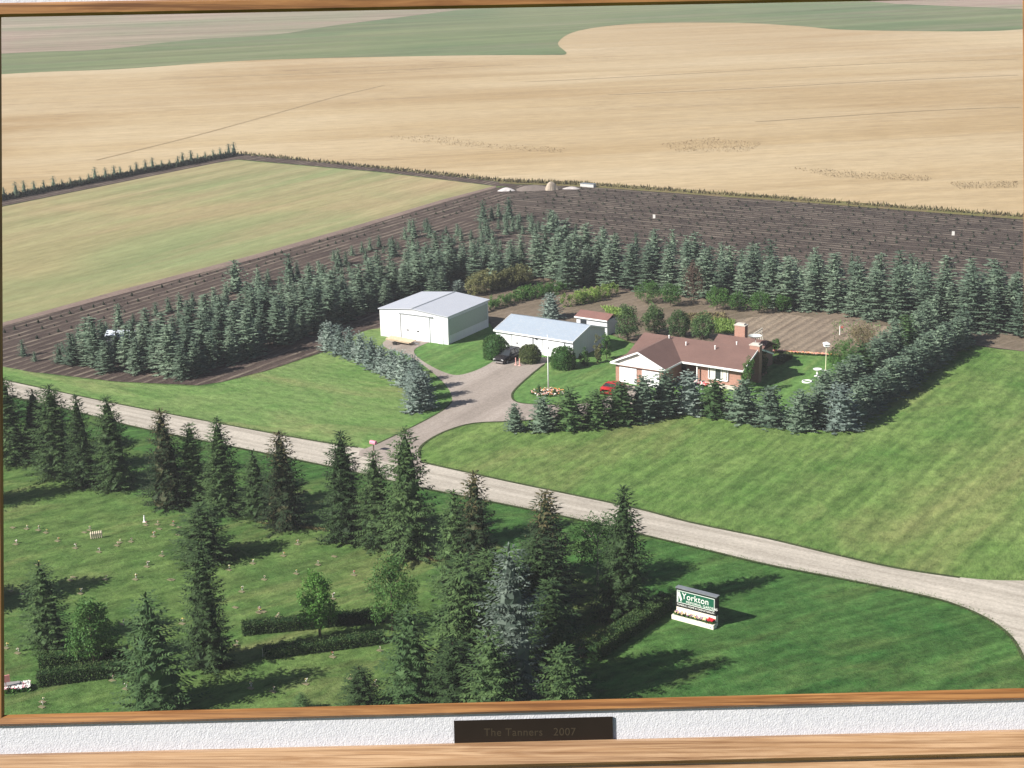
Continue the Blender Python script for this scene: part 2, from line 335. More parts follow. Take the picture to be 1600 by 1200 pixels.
M_tr = crop('combed_wheat', (.31, .225, .13), (.37, .285, .18), (.40, .32, .20), R(12), 3)
for k, px in enumerate(([(820, 128), (1000, 119), (1200, 108), (1400, 98), (1590, 92)], [(950, 148), (1150, 139), (1350, 128), (1590, 117)], [(1180, 190), (1330, 180), (1480, 171), (1595, 167)], [(250, 122), (450, 116), (640, 108), (800, 101)])):
    strip('field_track', px, .7 if k < 4 else 1.3, M_tr, .1)

# ------------------------------------------------------------------ vegetation meshes
def rv(r, a): return Vector((r.uniform(-a, a), r.uniform(-a, a), r.uniform(-a, a)))
def kite(bm, p, d, L, w, r, tint, tilt=.5):
    d = d.normalized(); s = d.cross(Vector((0, 0, 1)));
    if s.length < .05: s = Vector((math.cos(L * 99), math.sin(L * 99), 0))
    s.normalize(); s = (s + rv(r, tilt)).normalized()
    m = p + d * (L * .42); bm.quad(p, m + s * w, p + d * L, m - s * w, 0, tint)
def spruce(seed, h, Rb, sp=.4, nb=9, droop=.25, hang=.2, up=.1, bl=.55, bw=.09, kk=.26, z0=.05, pw=.85, rag=.2, gap=.05, core=.55, cone=False, name='spruce_crown'):
    r = random.Random(seed); bm = MB(); z = h * z0
    while z < h * .985:
        t = (z - h * z0) / (h * (1 - z0)); env = (1 - t) ** pw * Rb * r.uniform(1 - rag * .5, 1) + .06
        n = max(4, int(nb * (.55 + .45 * (1 - t)))); a0 = r.uniform(0, 6.28)
        for i in range(n):
            if r.random() < gap: continue
            a = a0 + i * 6.283 / n + r.uniform(-.25, .25); L = env * r.uniform(1 - rag, 1.06); o = Vector((math.cos(a), math.sin(a), 0)); la = Vector((-o.y, o.x, 0))
            zz = z + r.uniform(-.5, .5) * sp; K = max(2, int(L / kk)); tb = r.random()
            rise = (.55 * t + .05)
            for k in range(1, K + 1):
                s = k / K; p = Vector((o.x * L * s, o.y * L * s, zz + L * (rise * s - droop * s ** 1.4 + up * s ** 3)))
                tl = bl * (.45 + .75 * (1 - s) + .1) * min(1.0, .35 + L / 1.6) ; ti = (r.uniform(.5, 1) if r.random() < (t - .62) * 2.6 else r.uniform(0, .12)) if cone else min(1, max(0, .25 * tb + .75 * r.random()))
                for sg in (-1, 1):
                    d = o * .75 + la * (sg * r.uniform(.6, 1.0)) + Vector((0, 0, -hang * r.uniform(.3, 1.6)))
                    kite(bm, p, d, tl * r.uniform(.7, 1.2), bw * r.uniform(.7, 1.3), r, ti)
                if hang > .35 and s > .3:
                    kite(bm, p, o * .3 + Vector((r.uniform(-.3, .3), r.uniform(-.3, .3), -1)), tl * r.uniform(.6, 1.1), bw * .9, r, r.random())
                if k == K: kite(bm, p, o + Vector((0, 0, up - droop * .3)), bl * .75, bw, r, ti)
        z += sp * r.uniform(.8, 1.2) * (1 - .45 * t)
    n0 = len(bm.v); nr, k = 12, 9
    for i in range(nr + 1):
        t = i / nr; q = core * Rb * (1 - t) ** pw * (1 if i % 2 else .8) + .02
        for j in range(k): a = 6.283 * j / k + i * .35; rr_ = q * r.uniform(.75, 1.2); bm.v.append((rr_ * math.cos(a), rr_ * math.sin(a), h * (z0 + .01 + (.93 - z0) * t)))
    for i in range(nr):
        for j in range(k): a = n0 + i * k + j; b = n0 + i * k + (j + 1) % k; bm.f.append((a, b, b + k, a + k)); bm.m.append(0); bm.t.append(r.uniform(0, .6))
    for i in range(10): kite(bm, Vector((0, 0, h * (.93 + .004 * i))), Vector((r.uniform(-.35, .35), r.uniform(-.35, .35), 1)), h * .035 + .12, .05, r, r.random())
    return bm
def trunk_mesh(name, h, r0, k=7, mat=None):
    bm = MB(); bm.tube([(0, 0, -.1), (0, 0, h * .25), (0.03, 0.02, h * .6), (0, 0, h * .97)], [r0, r0 * .8, r0 * .45, r0 * .1], k); return bm.mesh(name, mat or M_bark, True)
def leafy(seed, h, Rx, crown0=.28, nclump=60, per=60, leaf=.17, skirt=1.0, Ry=None, top=1.0):
    """broad-leaved crown: leaf kites in clumps spread through an uneven egg shape"""
    r = random.Random(seed); bm = MB(); cz = h * (crown0 + 1) / 2; hz = h * (1 - crown0) / 2; cl = []
    for i in range(nclump):
        u = r.uniform(-1, 1); a = r.uniform(0, 6.283); rr = r.uniform(.35, 1.0) ** .6; q = math.sqrt(max(0, 1 - u * u)); bul = 1 - .25 * u * top
        lump = 1 + .18 * math.sin(a * 3 + seed) * math.cos(u * 4 + seed)
        cl.append(Vector((math.cos(a) * q * Rx * rr * bul * lump, math.sin(a) * q * (Ry or Rx) * rr * bul * lump, cz + u * hz * rr * .98)))
    for c in cl:
        cr_ = Rx * r.uniform(.16, .3)
        tb = r.random()
        for j in range(per):
            d = Vector((r.gauss(0, 1), r.gauss(0, 1), r.gauss(0, 1))).normalized(); p = c + d * cr_ * r.uniform(.5, 1.05); p.z = max(p.z, .05)
            kite(bm, p, d + rv(r, .7) + Vector((0, 0, -.2)), leaf * r.uniform(.7, 1.3), leaf * .3 * r.uniform(.8, 1.3), r, .5 * tb + .5 * r.random(), .9)
    return bm, cl
def leaf_trunk(name, h, r0, cl, r, mat, n=9):
    bm = MB(); top = h * .75; bm.tube([(0, 0, -.1), (.02, 0, h * .25), (0, .04, h * .5), (0, 0, top)], [r0, r0 * .75, r0 * .5, r0 * .2], 8)
    for c in r.sample(cl, min(n, len(cl))):
        z = min(c.z * .75, top * .9); z = max(z, h * .22); b = Vector((0, 0, z)); bm.tube([b, (b + c) / 2 + Vector((0, 0, .1)), c], [r0 * .4, r0 * .25, r0 * .08], 5)
    return bm.mesh(name, mat, True)
BS = [spruce(10 + i, 7.0, 1.75 + .15 * (i % 3 - 1), .56, 11, .28, .10, .14, .7, .13, .24, .02, .8, .2, .02, .5).mesh('blue_spruce_crown', F_blue, tint=True) for i in range(5)]
BT = trunk_mesh('trunk', 7.0, .13)
YS = [spruce(30 + i, 2.2, .85, .24, 8, .12, .05, .15, .36, .075, .2, .03, .85, .15, .05).mesh('young_spruce_crown', F_blue, tint=True) for i in range(3)]
YT = trunk_mesh('trunk', 2.2, .05, 5)
SS = [spruce(50 + i, 4.2, 1.7, .34, 12, .18, .1, .16, .42, .10, .2, .02, .60, .16, .02, .68).mesh('silver_spruce_crown', F_silver, tint=True) for i in range(3)]
GS = [spruce(60 + i, 4.2, 1.7, .34, 12, .18, .1, .12, .42, .10, .2, .02, .56, .16, .02, .68).mesh('green_spruce_crown', F_green, tint=True) for i in range(2)]
SB = [bm for bm in ()]
for me in BS: pass
BSm = [spruce(55 + i, 4.2, 1.7, .34, 12, .18, .1, .16, .42, .10, .2, .02, .60, .16, .02, .68).mesh('blue_spruce_crown', F_blue, tint=True) for i in range(3)]
ST = trunk_mesh('trunk', 4.2, .1)
NS = [spruce(70 + i, 12.0, 2.35 + .2 * (i % 2), .36, 12, .42, .5, .22, .5, .06, .19, .02, .58 + .06 * (i % 3), .38, .12, .5).mesh('dark_spruce_crown', F_dark, tint=True) for i in range(4)]
NC = [spruce(80 + i, 12.0, 2.3, .36, 12, .42, .5, .22, .5, .06, .19, .02, .62, .4, .14, .5, True).mesh('coned_spruce_crown', F_cone, tint=True) for i in range(2)]
NT = trunk_mesh('trunk', 12.0, .24)
NG = [spruce(90 + i, 12.0, 2.9, .42, 12, .36, .3, .26, .42, .055, .17, .02, .62, .42, .14, .45).mesh('silver_giant_crown', F_giant, tint=True) for i in range(1)]
NM = [spruce(95 + i, 8.0, 2.7, .38, 11, .32, .3, .22, .46, .06, .19, .02, .66, .32, .1, .5).mesh('green_spruce_crown', F_green, tint=True) for i in range(2)]
NM.append(spruce(98, 8.0, 2.3, .38, 11, .32, .3, .22, .46, .06, .19, .02, .58, .32, .1, .5).mesh('dark_spruce_crown', F_dark, tint=True))
MT = trunk_mesh('trunk', 8.0, .18)
def conifer(name, base, h, w, crown, trunk, h0, r0, label, cat='spruce tree', group=None):
    """w = full crown width wanted, r0 = radius of the shared crown mesh"""
    o = empty(name, base, rnd.uniform(0, 6.28)); s = h / h0; sw = w / 2 / r0 / .86
    o.scale = (sw, sw, s)
    put('crown', crown, o); put('trunk', trunk, o); tag(o, label, cat, group); return o
def W_at(x, y, wpx): return wpx * MPP(y, x)
ORD = ['first', 'second', 'third', 'fourth', 'fifth', 'sixth', 'seventh', 'eighth', 'ninth', 'tenth', 'eleventh', 'twelfth', 'thirteenth', 'fourteenth', 'fifteenth', 'sixteenth']

# foreground spruces: (x base, y base, y top, width px, crown kind, label)
FG = [
 (20, 722, 590, 62, 'N0', 'tall dark spruce at the left end of the row lining the gravel road'),
 (62, 712, 608, 60, 'M2', 'broad bushy dark spruce second in the row along the gravel road'),
 (92, 742, 600, 66, 'N1', 'dark spruce with a dense crown third in the row along the gravel road'),
 (133, 757, 616, 48, 'N2', 'narrow green tipped spruce fourth in the row along the gravel road'),
 (181, 762, 619, 54, 'N3', 'slim dark spruce just left of the wide gap in the roadside row'),
 (264, 790, 638, 60, 'C0', 'spruce with a brownish cone laden top right of the wide gap in the roadside row'),
 (306, 785, 660, 48, 'N0', 'thin spiky spruce between two taller spruces in the roadside row'),
 (350, 802, 652, 62, 'N2', 'tall dark spruce whose top crosses the road left of the small bushy one'),
 (402, 808, 704, 52, 'M2', 'shorter blue green spruce squeezed in the middle of the roadside row'),
 (446, 822, 672, 62, 'C1', 'tall spruce with rusty cones near its tip in the middle of the roadside row'),
 (541, 842, 672, 64, 'N1', 'slender tall spruce with sparse top left of the driveway mouth'),
 (590, 852, 706, 58, 'N3', 'shorter spruce below the pink mailbox at the driveway mouth'),
 (641, 868, 668, 76, 'N0', 'tallest roadside spruce standing in front of the driveway mouth'),
 (714, 925, 765, 62, 'N2', 'dark spruce leaning close to the left side of a red tipped spruce'),
 (746, 930, 734, 66, 'C1', 'very tall spruce with a red brown tip right of the driveway mouth'),
 (728, 1062, 868, 92, 'N3', 'deep green spruce in the dark thicket behind the silver giant'),
 (802, 1118, 848, 132, 'G0', 'huge silver blue spruce standing in front of the foreground thicket'),
 (855, 938, 766, 76, 'C0', 'spruce with brown pointed top right of the silver giant'),
 (975, 958, 760, 78, 'N2', 'tall dark spruce beside the diagonal hedge nearest the green sign'),
 (318, 874, 789, 84, 'M2', 'squat dark spruce alone on the cemetery lawn casting a shadow to the right'),
 (327, 1040, 846, 66, 'N1', 'tall dark spruce rising from the shadowed hedges on the cemetery lawn'),
 (76, 1008, 878, 72, 'M2', 'dense dark pyramid spruce at the left of the cemetery hedges'),
 (245, 1108, 925, 118, 'M0', 'large mixed green spruce in the front left beside the clipped hedges'),
 (645, 1112, 945, 108, 'M1', 'broad green spruce at the front edge left of the silver giant'),
 (712, 1130, 1000, 90, 'M2', 'low dark spruce at the front edge between two larger ones'),
 (565, 1112, 1042, 60, 'M2', 'small dark spruce peeping over the front edge of the lawn'),
 (472, 1112, 1083, 32, 'M0', 'tiny spruce tip at the front edge of the lawn'),
 (768, 1010, 860, 100, 'N1', 'dark spruce hidden deep in the thicket just left of the silver giant'),
 (862, 1075, 905, 96, 'N2', 'very dark spruce in the thicket right of the silver giant near the front edge'),
 (842, 985, 838, 90, 'N0', 'dark spruce in the thicket right behind the silver giant'),
 (768, 1150, 985, 100, 'M2', 'dark low spruce at the front edge below the silver giant'),
 (880, 1150, 1010, 90, 'M2', 'dark low spruce at the front edge right of the silver giant'),
 (895, 985, 962, 16, 'M0', 'tiny dark spruce sapling on the pale grass left of the diagonal hedge'),
 (-75, 795, 640, 80, 'M2', 'dark spruce at the far left edge of the cemetery lawn'),
 (-60, 950, 800, 90, 'N0', 'dark spruce at the near left edge of the cemetery lawn'),
]
CR_ = {'N': (NS, NT, 12.0, 2.2), 'C': (NC, NT, 12.0, 2.1), 'G': (NG, NT, 12.0, 2.75), 'M': (NM, MT, 8.0, 2.5)}
for x, y, yt, w, k, lab in FG:
    L, T, h0, r0 = CR_[k[0]]
    conifer('spruce_tree', G(x, y), HT(x, y, yt), W_at(x, y, w) * (1.3 if k[0] in 'NC' else 1.4 if k == 'M2' else 1.12), L[int(k[1])], T, h0, r0, lab, group='tall foreground spruces')

# broad-leaved trees
def broad(name, x, y, yt, w, fm, seed, label, cat='tree', crown0=.28, nclump=60, per=70, leaf=.17, bark=None, group=None, tk=.12):
    h = HT(x, y, yt); rx = W_at(x, y, w) / 2
    o = empty(name, G(x, y)); bm, cl = leafy(seed, h, rx * .92, crown0, nclump, per, leaf); bm.build('crown', fm, o, tint=True)
    put('trunk', leaf_trunk('trunk', h, tk, cl, random.Random(seed), bark or M_bark), o); tag(o, label, cat, group); return o
broad('broadleaf_tree', 500, 998, 892, 62, F_leaf, 3, 'small bright green leafy tree behind the short clipped hedge', crown0=.16, nclump=80, per=70, leaf=.22)
broad('broadleaf_tree', 614, 985, 868, 84, F_leafd, 4, 'rounded mid green leafy tree right of the small bright green one', crown0=.12, nclump=80, per=70, leaf=.2)
broad('broadleaf_tree', 148, 1040, 938, 78, F_leafd, 5, 'leafy tree with thin trunk standing over the left clipped hedges', crown0=.18, nclump=90, per=70, leaf=.22)
broad('broadleaf_tree', 934, 915, 806, 96, F_leafd, 6, 'leafy tree with a pale trunk between two tall dark spruces', crown0=.3, nclump=80, per=70, leaf=.2, bark=M_pbark)
broad('broadleaf_tree', 858, 905, 822, 66, F_leafd, 16, 'leafy green bush tree right behind the silver giant', crown0=.1, nclump=60, per=70, leaf=.2)
def weeds(name, px, n, spread, h, fm, label, seed, z=.12):
    r = random.Random(seed); P = catmull(px, 4); bm = MB()
    for i in range(n):
        k = r.randrange(len(P) - 1); t = r.random(); x = P[k][0] + (P[k + 1][0] - P[k][0]) * t; y = P[k][1] + (P[k + 1][1] - P[k][1]) * t; p = G(x, y) + Vector((r.gauss(0, spread), r.gauss(0, spread), z - .02))
        kite(bm, p, rv(r, .7) + Vector((0, 0, .8)), h * r.uniform(.4, 1.3), h * .2, r, r.random(), .8)
    tag(bm.build(name, fm, tint=True), label, 'weeds', kind='stuff')
F_weed = foliage('verge_weeds', (.07, .14, .04), (.16, .19, .07))
weeds('road_edge_weeds', [p for p in rL if 0 <= p[0] <= 1600 and p[1] < 1100], 2600, .22, .14, F_weed, 'ragged grass along the near edge of the gravel road', 1)
weeds('road_edge_weeds', [p for p in rU if 0 <= p[0] <= 560], 900, .18, .14, F_weed, 'ragged grass along the far edge of the gravel road left of the driveway', 2)
weeds('road_edge_weeds', [p for p in rU if 655 <= p[0] <= 1600], 1500, .18, .14, F_weed, 'ragged grass along the far edge of the gravel road right of the driveway', 3)
# clipped hedges
def hedge(name, a, b, h, w, fm, label, seed=1, cat='hedge', group=None, leaf=.15, dens=150, rough=.1):
    a = Vector(a); b = Vector(b); L = (b - a).length; d = (b - a).normalized(); rz = math.atan2(d.y, d.x); r = random.Random(seed); bm = MB()
    n = max(4, int(L / .6)); s = .88
    for i in range(n):       # inner body with an uneven skin
        x0 = L * i / n; x1 = L * (i + 1) / n; e = [r.uniform(-rough, rough) for _ in range(4)]
        bm.hexa([(x0, -w / 2 * s, 0), (x1, -w / 2 * s, 0), (x1, w / 2 * s, 0), (x0, w / 2 * s, 0), (x0, -w / 2 * s * .92, h * .93 + e[0]), (x1, -w / 2 * s * .92, h * .93 + e[0]), (x1, w / 2 * s * .92, h * .93 + e[2]), (x0, w / 2 * s * .92, h * .93 + e[2])])
    area = L * w + 2 * L * h + 2 * w * h
    for i in range(int(area * dens)):
        q = r.random() * area
        if q < L * w: p = Vector((r.uniform(0, L), r.uniform(-w / 2, w / 2), h)); nn = Vector((0, 0, 1))
        elif q < L * w + 2 * L * h: sg = r.choice((-1, 1)); p = Vector((r.uniform(0, L), sg * w / 2, r.uniform(.03, h))); nn = Vector((0, sg, 0))
        else: sg = r.choice((0, 1)); p = Vector((sg * L, r.uniform(-w / 2, w / 2), r.uniform(.03, h))); nn = Vector((sg * 2 - 1, 0, 0))
        p += rv(r, rough) - nn * .05; p.z = max(.02, p.z)
        kite(bm, p, nn + rv(r, 1.1), leaf * r.uniform(.7, 1.3), leaf * .35, r, r.random(), .9)
    o = bm.build(name, fm, None, tint=True, loc=a, rz=rz); tag(o, label, cat, group); return o
hedge('clipped_hedge', G(414, 1027), G(600, 1002), .85, 1.1, F_hedge, 'long clipped hedge in front of the small bright green tree', 1, group='clipped cemetery hedges')
hedge('clipped_hedge', G(60, 1070), G(212, 1050), 1.1, 1.1, F_hedge, 'clipped hedge nearest the left front corner', 2, group='clipped cemetery hedges')
hedge('clipped_hedge', G(62, 1042), G(200, 1028), 1.0, 1.0, F_hedge, 'clipped hedge behind the one nearest the left front corner', 3, group='clipped cemetery hedges')
hedge('clipped_hedge', G(380, 990), G(600, 968), 1.0, 1.1, F_hedge, 'shadowed clipped hedge behind the small bright green tree', 4, group='clipped cemetery hedges')
hedge('clipped_hedge', G(925, 1030), G(1042, 950), 1.35, 1.3, F_hedge, 'clipped hedge running diagonally towards the green sign', 5, group='clipped cemetery hedges')

# ------------------------------------------------------------------ nursery spruces
left_arm = [(95, 572), (150, 582), (185, 590), (318, 596), (420, 552), (520, 514), (600, 487), (720, 460), (820, 442), (815, 412), (720, 414), (640, 430), (560, 455), (450, 488), (330, 520), (250, 540), (150, 552)]
back_arm = [(815, 412), (820, 442), (880, 450), (960, 457), (1010, 460), (1130, 474), (1240, 492), (1345, 502), (1450, 512), (1500, 522), (1700, 545), (1700, 500), (1560, 484), (1450, 472), (1300, 462), (1130, 444), (1000, 428), (900, 416)]
placed = []; cnt = 0
C0 = G(600, 480)
def nursery(poly, along, across, sp_a, sp_b, jit, hlo, hhi, label_of, group, keep=1.0, seed=1, meshes=BS, T=BT, h0=7.0, wr=.305, r0=1.75, name='blue_spruce', lim=9999, extra=None):
    r = random.Random(seed); n = 0
    for i in range(-60, 61):
        for j in range(-60, 61):
            p = C0 + along * (i * sp_a + (sp_a / 2 if j % 2 else 0)) + across * (j * sp_b) + Vector((r.uniform(-jit, jit), r.uniform(-jit, jit), 0))
            x, y = PXY(p)
            if x < -40 or x > 1660 or not inpoly(x, y, poly) or r.random() > keep: continue
            if any((p.xy - q.xy).length < 1.9 for q in placed): continue
            if n >= lim: return n
            placed.append(p); h = r.uniform(hlo, hhi)
            if extra: h *= extra(x, y)
            o = conifer(name, (p.x, p.y, 0), h, h * 2 * wr * r.uniform(.9, 1.1), r.choice(meshes), T, h0, r0, label_of(x, y), group=group); n += 1
    return n
def lab_left(x, y):
    if y > 560 and x < 330: return 'tall blue spruce at the road end of the left nursery block' if x > 215 else 'tall blue spruce round the pale hut in the left nursery block'
    if x < 330: return 'tall blue spruce near the pale hut on the hay field side'
    if x < 470: return 'tall blue spruce in the left nursery block above the pale yard lawn'
    if x < 600: return 'tall blue spruce in the nursery block just left of the big white shed'
    if x < 700: return 'tall blue spruce right behind the big white shed'
    return 'tall blue spruce in the nursery block behind the row of olive shrubs'
def lab_back(x, y):
    if x < 960: return 'tall blue spruce in the shelter belt behind the white double garage'
    if x < 1130: return 'tall blue spruce in the shelter belt behind the rounded evergreens'
    if x < 1330: return 'tall blue spruce in the shelter belt behind the striped garden plot'
    if x < 1480: return 'tall blue spruce in the shelter belt at the far end of the hedge rows'
    return 'tall blue spruce at the right end of the shelter belt above the mown field'
n1 = nursery(left_arm, VV, UV, 3.2, 3.9, .6, 4.4, 7.0, lab_left, 'blue spruces of the left nursery block', .92, 3)
n2 = nursery(back_arm, UV, VV, 3.5, 4.8, .6, 5.8, 8.3, lab_back, 'blue spruces of the back shelter belt', .97, 5)
print('nursery', n1, n2)
# smaller spruces in rows on the outer side of the left block
mid = [(20, 565), (95, 572), (150, 552), (260, 538), (330, 520), (450, 488), (560, 455), (640, 430), (720, 414), (815, 412), (900, 414), (900, 365), (850, 345), (800, 335), (660, 355), (520, 402), (380, 445), (220, 495), (60, 542)]
n3 = nursery(mid, VV, UV, 2.6, 3.6, .3, 1.3, 3.0, lambda x, y: 'young blue spruce in the rows left of the pale hut' if x < 170 else 'young blue spruce in the rows between the hut and the hay field' if x < 330 else 'young blue spruce in the rows above the left nursery block' if x < 520 else 'young blue spruce in the rows beyond the big white shed' if x < 700 else 'young blue spruce in the rows near the dirt heaps', 'young spruces in nursery rows', .55, 8, YS, YT, 2.2, .36, .85, 'young_spruce', 260, extra=lambda x, y: .8 + 1.2 * rnd.random() ** 3)
mid2 = [(880, 385), (900, 414), (1000, 426), (1130, 442), (1300, 460), (1450, 470), (1560, 482), (1560, 450), (1440, 432), (1300, 418), (1100, 398), (980, 382), (880, 372)]
n4 = nursery(mid2, UV, VV, 3.4, 3.7, .5, 1.8, 4.4, lambda x, y: 'young blue spruce in the rows just beyond the back shelter belt', 'young spruces beyond the shelter belt', .5, 9, YS, YT, 2.2, .30, .85, 'young_spruce', 60)
print('young', n3, n4)
# seedlings: tiny single-mesh plants, nearest 300 as individuals, the rest one mass
def seedling_bm(seed, h=.75, rr=.42):
    r = random.Random(seed); bm = MB(); bm.lathe([(rr * .6, .02), (rr * .45, h * .35), (.02, h * .8)], k=7)
    for i in range(46):
        t = r.random(); a = r.uniform(0, 6.28); L = rr * (1 - t) + .05
        kite(bm, Vector((0, 0, h * t * .85 + .03)), Vector((math.cos(a), math.sin(a), .35)), L * r.uniform(.8, 1.2), .09, r, r.random())
    kite(bm, Vector((0, 0, h * .7)), Vector((.05, 0, 1)), h * .35, .05, r, .5); return bm
F_seed = foliage('seedling_needles', (.02, .03, .02), (.05, .065, .04))
SD = [seedling_bm(i).mesh('spruce_seedling', F_seed, tint=True) for i in range(3)]
seeds = []
fr = [(845, 305), (920, 294), (1250, 318), (1600, 346), (1660, 352), (1660, 450), (1600, 440), (1400, 424), (1200, 405), (1000, 382), (870, 368), (800, 345)]
r = random.Random(21)
for i in range(-20, 90):
    for j in range(-30, 60):
        p = C0 + UV * (i * 2.1 + .6 * (j * 1.37 % 2)) + VV * (j * 3.7) + Vector((r.uniform(-.22, .22), r.uniform(-.22, .22), 0)); x, y = PXY(p)
        if -20 < x < 1640 and inpoly(x, y, fr) and r.random() < .9: seeds.append((y, p, 0))
lf = [(0, 514), (180, 465), (400, 407), (560, 360), (690, 320), (780, 297), (840, 300), (800, 325), (660, 346), (520, 391), (380, 431), (220, 481), (60, 531), (-20, 545), (-20, 520)]
for i in range(-60, 90):
    for j in range(-40, 40):
        p = C0 + VV * (i * 2.2) + UV * (j * 3.6 + 1.2) + Vector((r.uniform(-.2, .2), r.uniform(-.2, .2), 0)); x, y = PXY(p)
        if -20 < x < 1640 and inpoly(x, y, lf) and r.random() < .9: seeds.append((y, p, 1))
seeds.sort(key=lambda s: -s[0]); print('seedlings', len(seeds))
for k, (y, p, side) in enumerate(seeds[:300]):
    s = r.uniform(.4, .95); o = put('spruce_seedling', SD[k % 3], None, (p.x, p.y, .05), r.uniform(0, 6), (s, s, s))
    tag(o, 'tiny spruce seedling in the bare soil rows beside the hay field' if side else 'tiny spruce seedling in the dark soil rows beyond the shelter belt', 'seedling', 'seedlings beside the hay field' if side else 'seedlings in the dark soil')
bm = MB()
for k, (y, p, side) in enumerate(seeds[300:]):
    s = r.uniform(.4, .95); rr_ = random.Random(k)
    for q in range(18):
        t = rr_.random(); a = rr_.uniform(0, 6.28); kite(bm, Vector((p.x, p.y, .05 + .6 * t * s)), Vector((math.cos(a), math.sin(a), .35)), (.5 * (1 - t) + .1) * s, .17 * s, rr_, rr_.random())
if bm.f: tag(bm.build('distant_seedlings', F_seed, tint=True), 'far rows of tiny seedlings on dark nursery soil', 'seedlings', kind='stuff')
# windbreak along the far lane
r = random.Random(5); a = G(-20, 317); b = G(368, 243); L = (b - a).length; n = 30
for i in range(n + 1):
    p = a + (b - a) * ((i + r.uniform(-.2, .2)) / n); h = r.uniform(2.0, 3.6)
    conifer('young_spruce', (p.x, p.y, 0), h, h * .62, r.choice(YS), YT, 2.2, .85, 'young spruce in the single row windbreak between the hay field and the wheat', group='windbreak spruces')
bm = MB()
for i in range(2600):
    p = a + (b - a) * r.random() + Vector((r.uniform(-.8, .8), r.uniform(-.8, .8), 0)); kite(bm, Vector((p.x, p.y, 0.05)), rv(r, .6) + Vector((0, 0, 1)), r.uniform(.6, 1.6), .3, r, r.random())
tag(bm.build('windbreak_undergrowth', F_seed, tint=True), 'low scrub under the windbreak spruces', 'scrub', kind='stuff')
bm = MB()
for i in range(2600):
    t = r.random(); pxs = [(375, 241), (600, 264), (790, 284), (920, 289), (1250, 313), (1600, 339)]; k = min(4, int(t * 5)); f_ = t * 5 - k
    x = pxs[k][0] + (pxs[k + 1][0] - pxs[k][0]) * f_; y = pxs[k][1] + (pxs[k + 1][1] - pxs[k][1]) * f_; p = G(x, y + r.uniform(-1, 1.5))
    kite(bm, Vector((p.x, p.y, 0.05)), rv(r, .6) + Vector((0, 0, 1)), r.uniform(.3, 1.2), .2, r, r.random())
tag(bm.build('lane_weeds', F_brown, tint=True), 'weedy fringe along the far farm lane', 'weeds', kind='stuff')

# ------------------------------------------------------------------ hedge rows round the yard
front = [(805, 674, 632, 26, 'B'), (848, 673, 620, 36, 'B'), (889, 670, 607, 46, 'G'), (931, 667, 609, 42, 'G'), (969, 661, 596, 46, 'G'), (1005, 655, 588, 46, 'B'), (1038, 648, 580, 46, 'B'),
         (1076, 645, 582, 46, 'S'), (1117, 651, 592, 42, 'G'), (1160, 658, 596, 48, 'B'), (1203, 665, 604, 42, 'B'), (1249, 672, 610, 42, 'B'), (1278, 664, 605, 42, 'B'), (1311, 670, 602, 50, 'S')]
KB = {'B': BSm, 'G': GS, 'S': SS}
KW = {'B': 'blue green', 'G': 'plain green', 'S': 'silver'}
for i, (x, y, yt, w, k) in enumerate(front):
    conifer('yard_spruce', G(x, y), HT(x, y, yt), W_at(x, y, w * 1.2), KB[k][i % len(KB[k])], ST, 4.2, 1.6, '%s spruce, %s from the left in the row before the brick house' % (KW[k], ORD[i]), group='spruce row in front of the house')
a = G(1336, 656); b = G(1506, 534)
for i in range(12):
    p = a + (b - a) * (i / 11); q = PXY(p)
    conifer('yard_spruce', p + rv(rnd, .3) * Vector((1, 1, 0)), rnd.uniform(4.0, 4.8), rnd.uniform(3.4, 4.2), BSm[i % 3], ST, 4.2, 1.6, 'blue spruce, %s from the near end of the outer row beside the mown field' % ORD[i], group='outer spruce row beside the mown field')
a = G(1290, 632); b = G(1462, 512)
for i in range(11):
    p = a + (b - a) * (i / 10)
    conifer('yard_spruce', p + rv(rnd, .3) * Vector((1, 1, 0)), rnd.uniform(4.0, 5.0), rnd.uniform(3.2, 4.0), (BSm + GS[:1])[i % 4], ST, 4.2, 1.6, 'spruce, %s from the near end of the inner row beside the garden' % ORD[i], group='inner spruce row beside the garden')
drow = [(513, 548, 503, 30), (531, 554, 508, 30), (548, 560, 513, 30), (564, 567, 520, 30), (581, 575, 528, 32), (597, 583, 540, 30), (613, 591, 545, 32), (630, 601, 548, 36), (647, 612, 555, 38), (655, 626, 568, 38), (650, 642, 585, 42), (664, 640, 580, 36)]
for i, (x, y, yt, w) in enumerate(drow):
    conifer('yard_spruce', G(x, y), HT(x, y, yt), W_at(x, y, w), SS[i % 3], ST, 4.2, 1.6, 'silver blue spruce, %s from the far end of the row beside the gravel driveway' % ORD[i], group='silver spruce row beside the driveway')

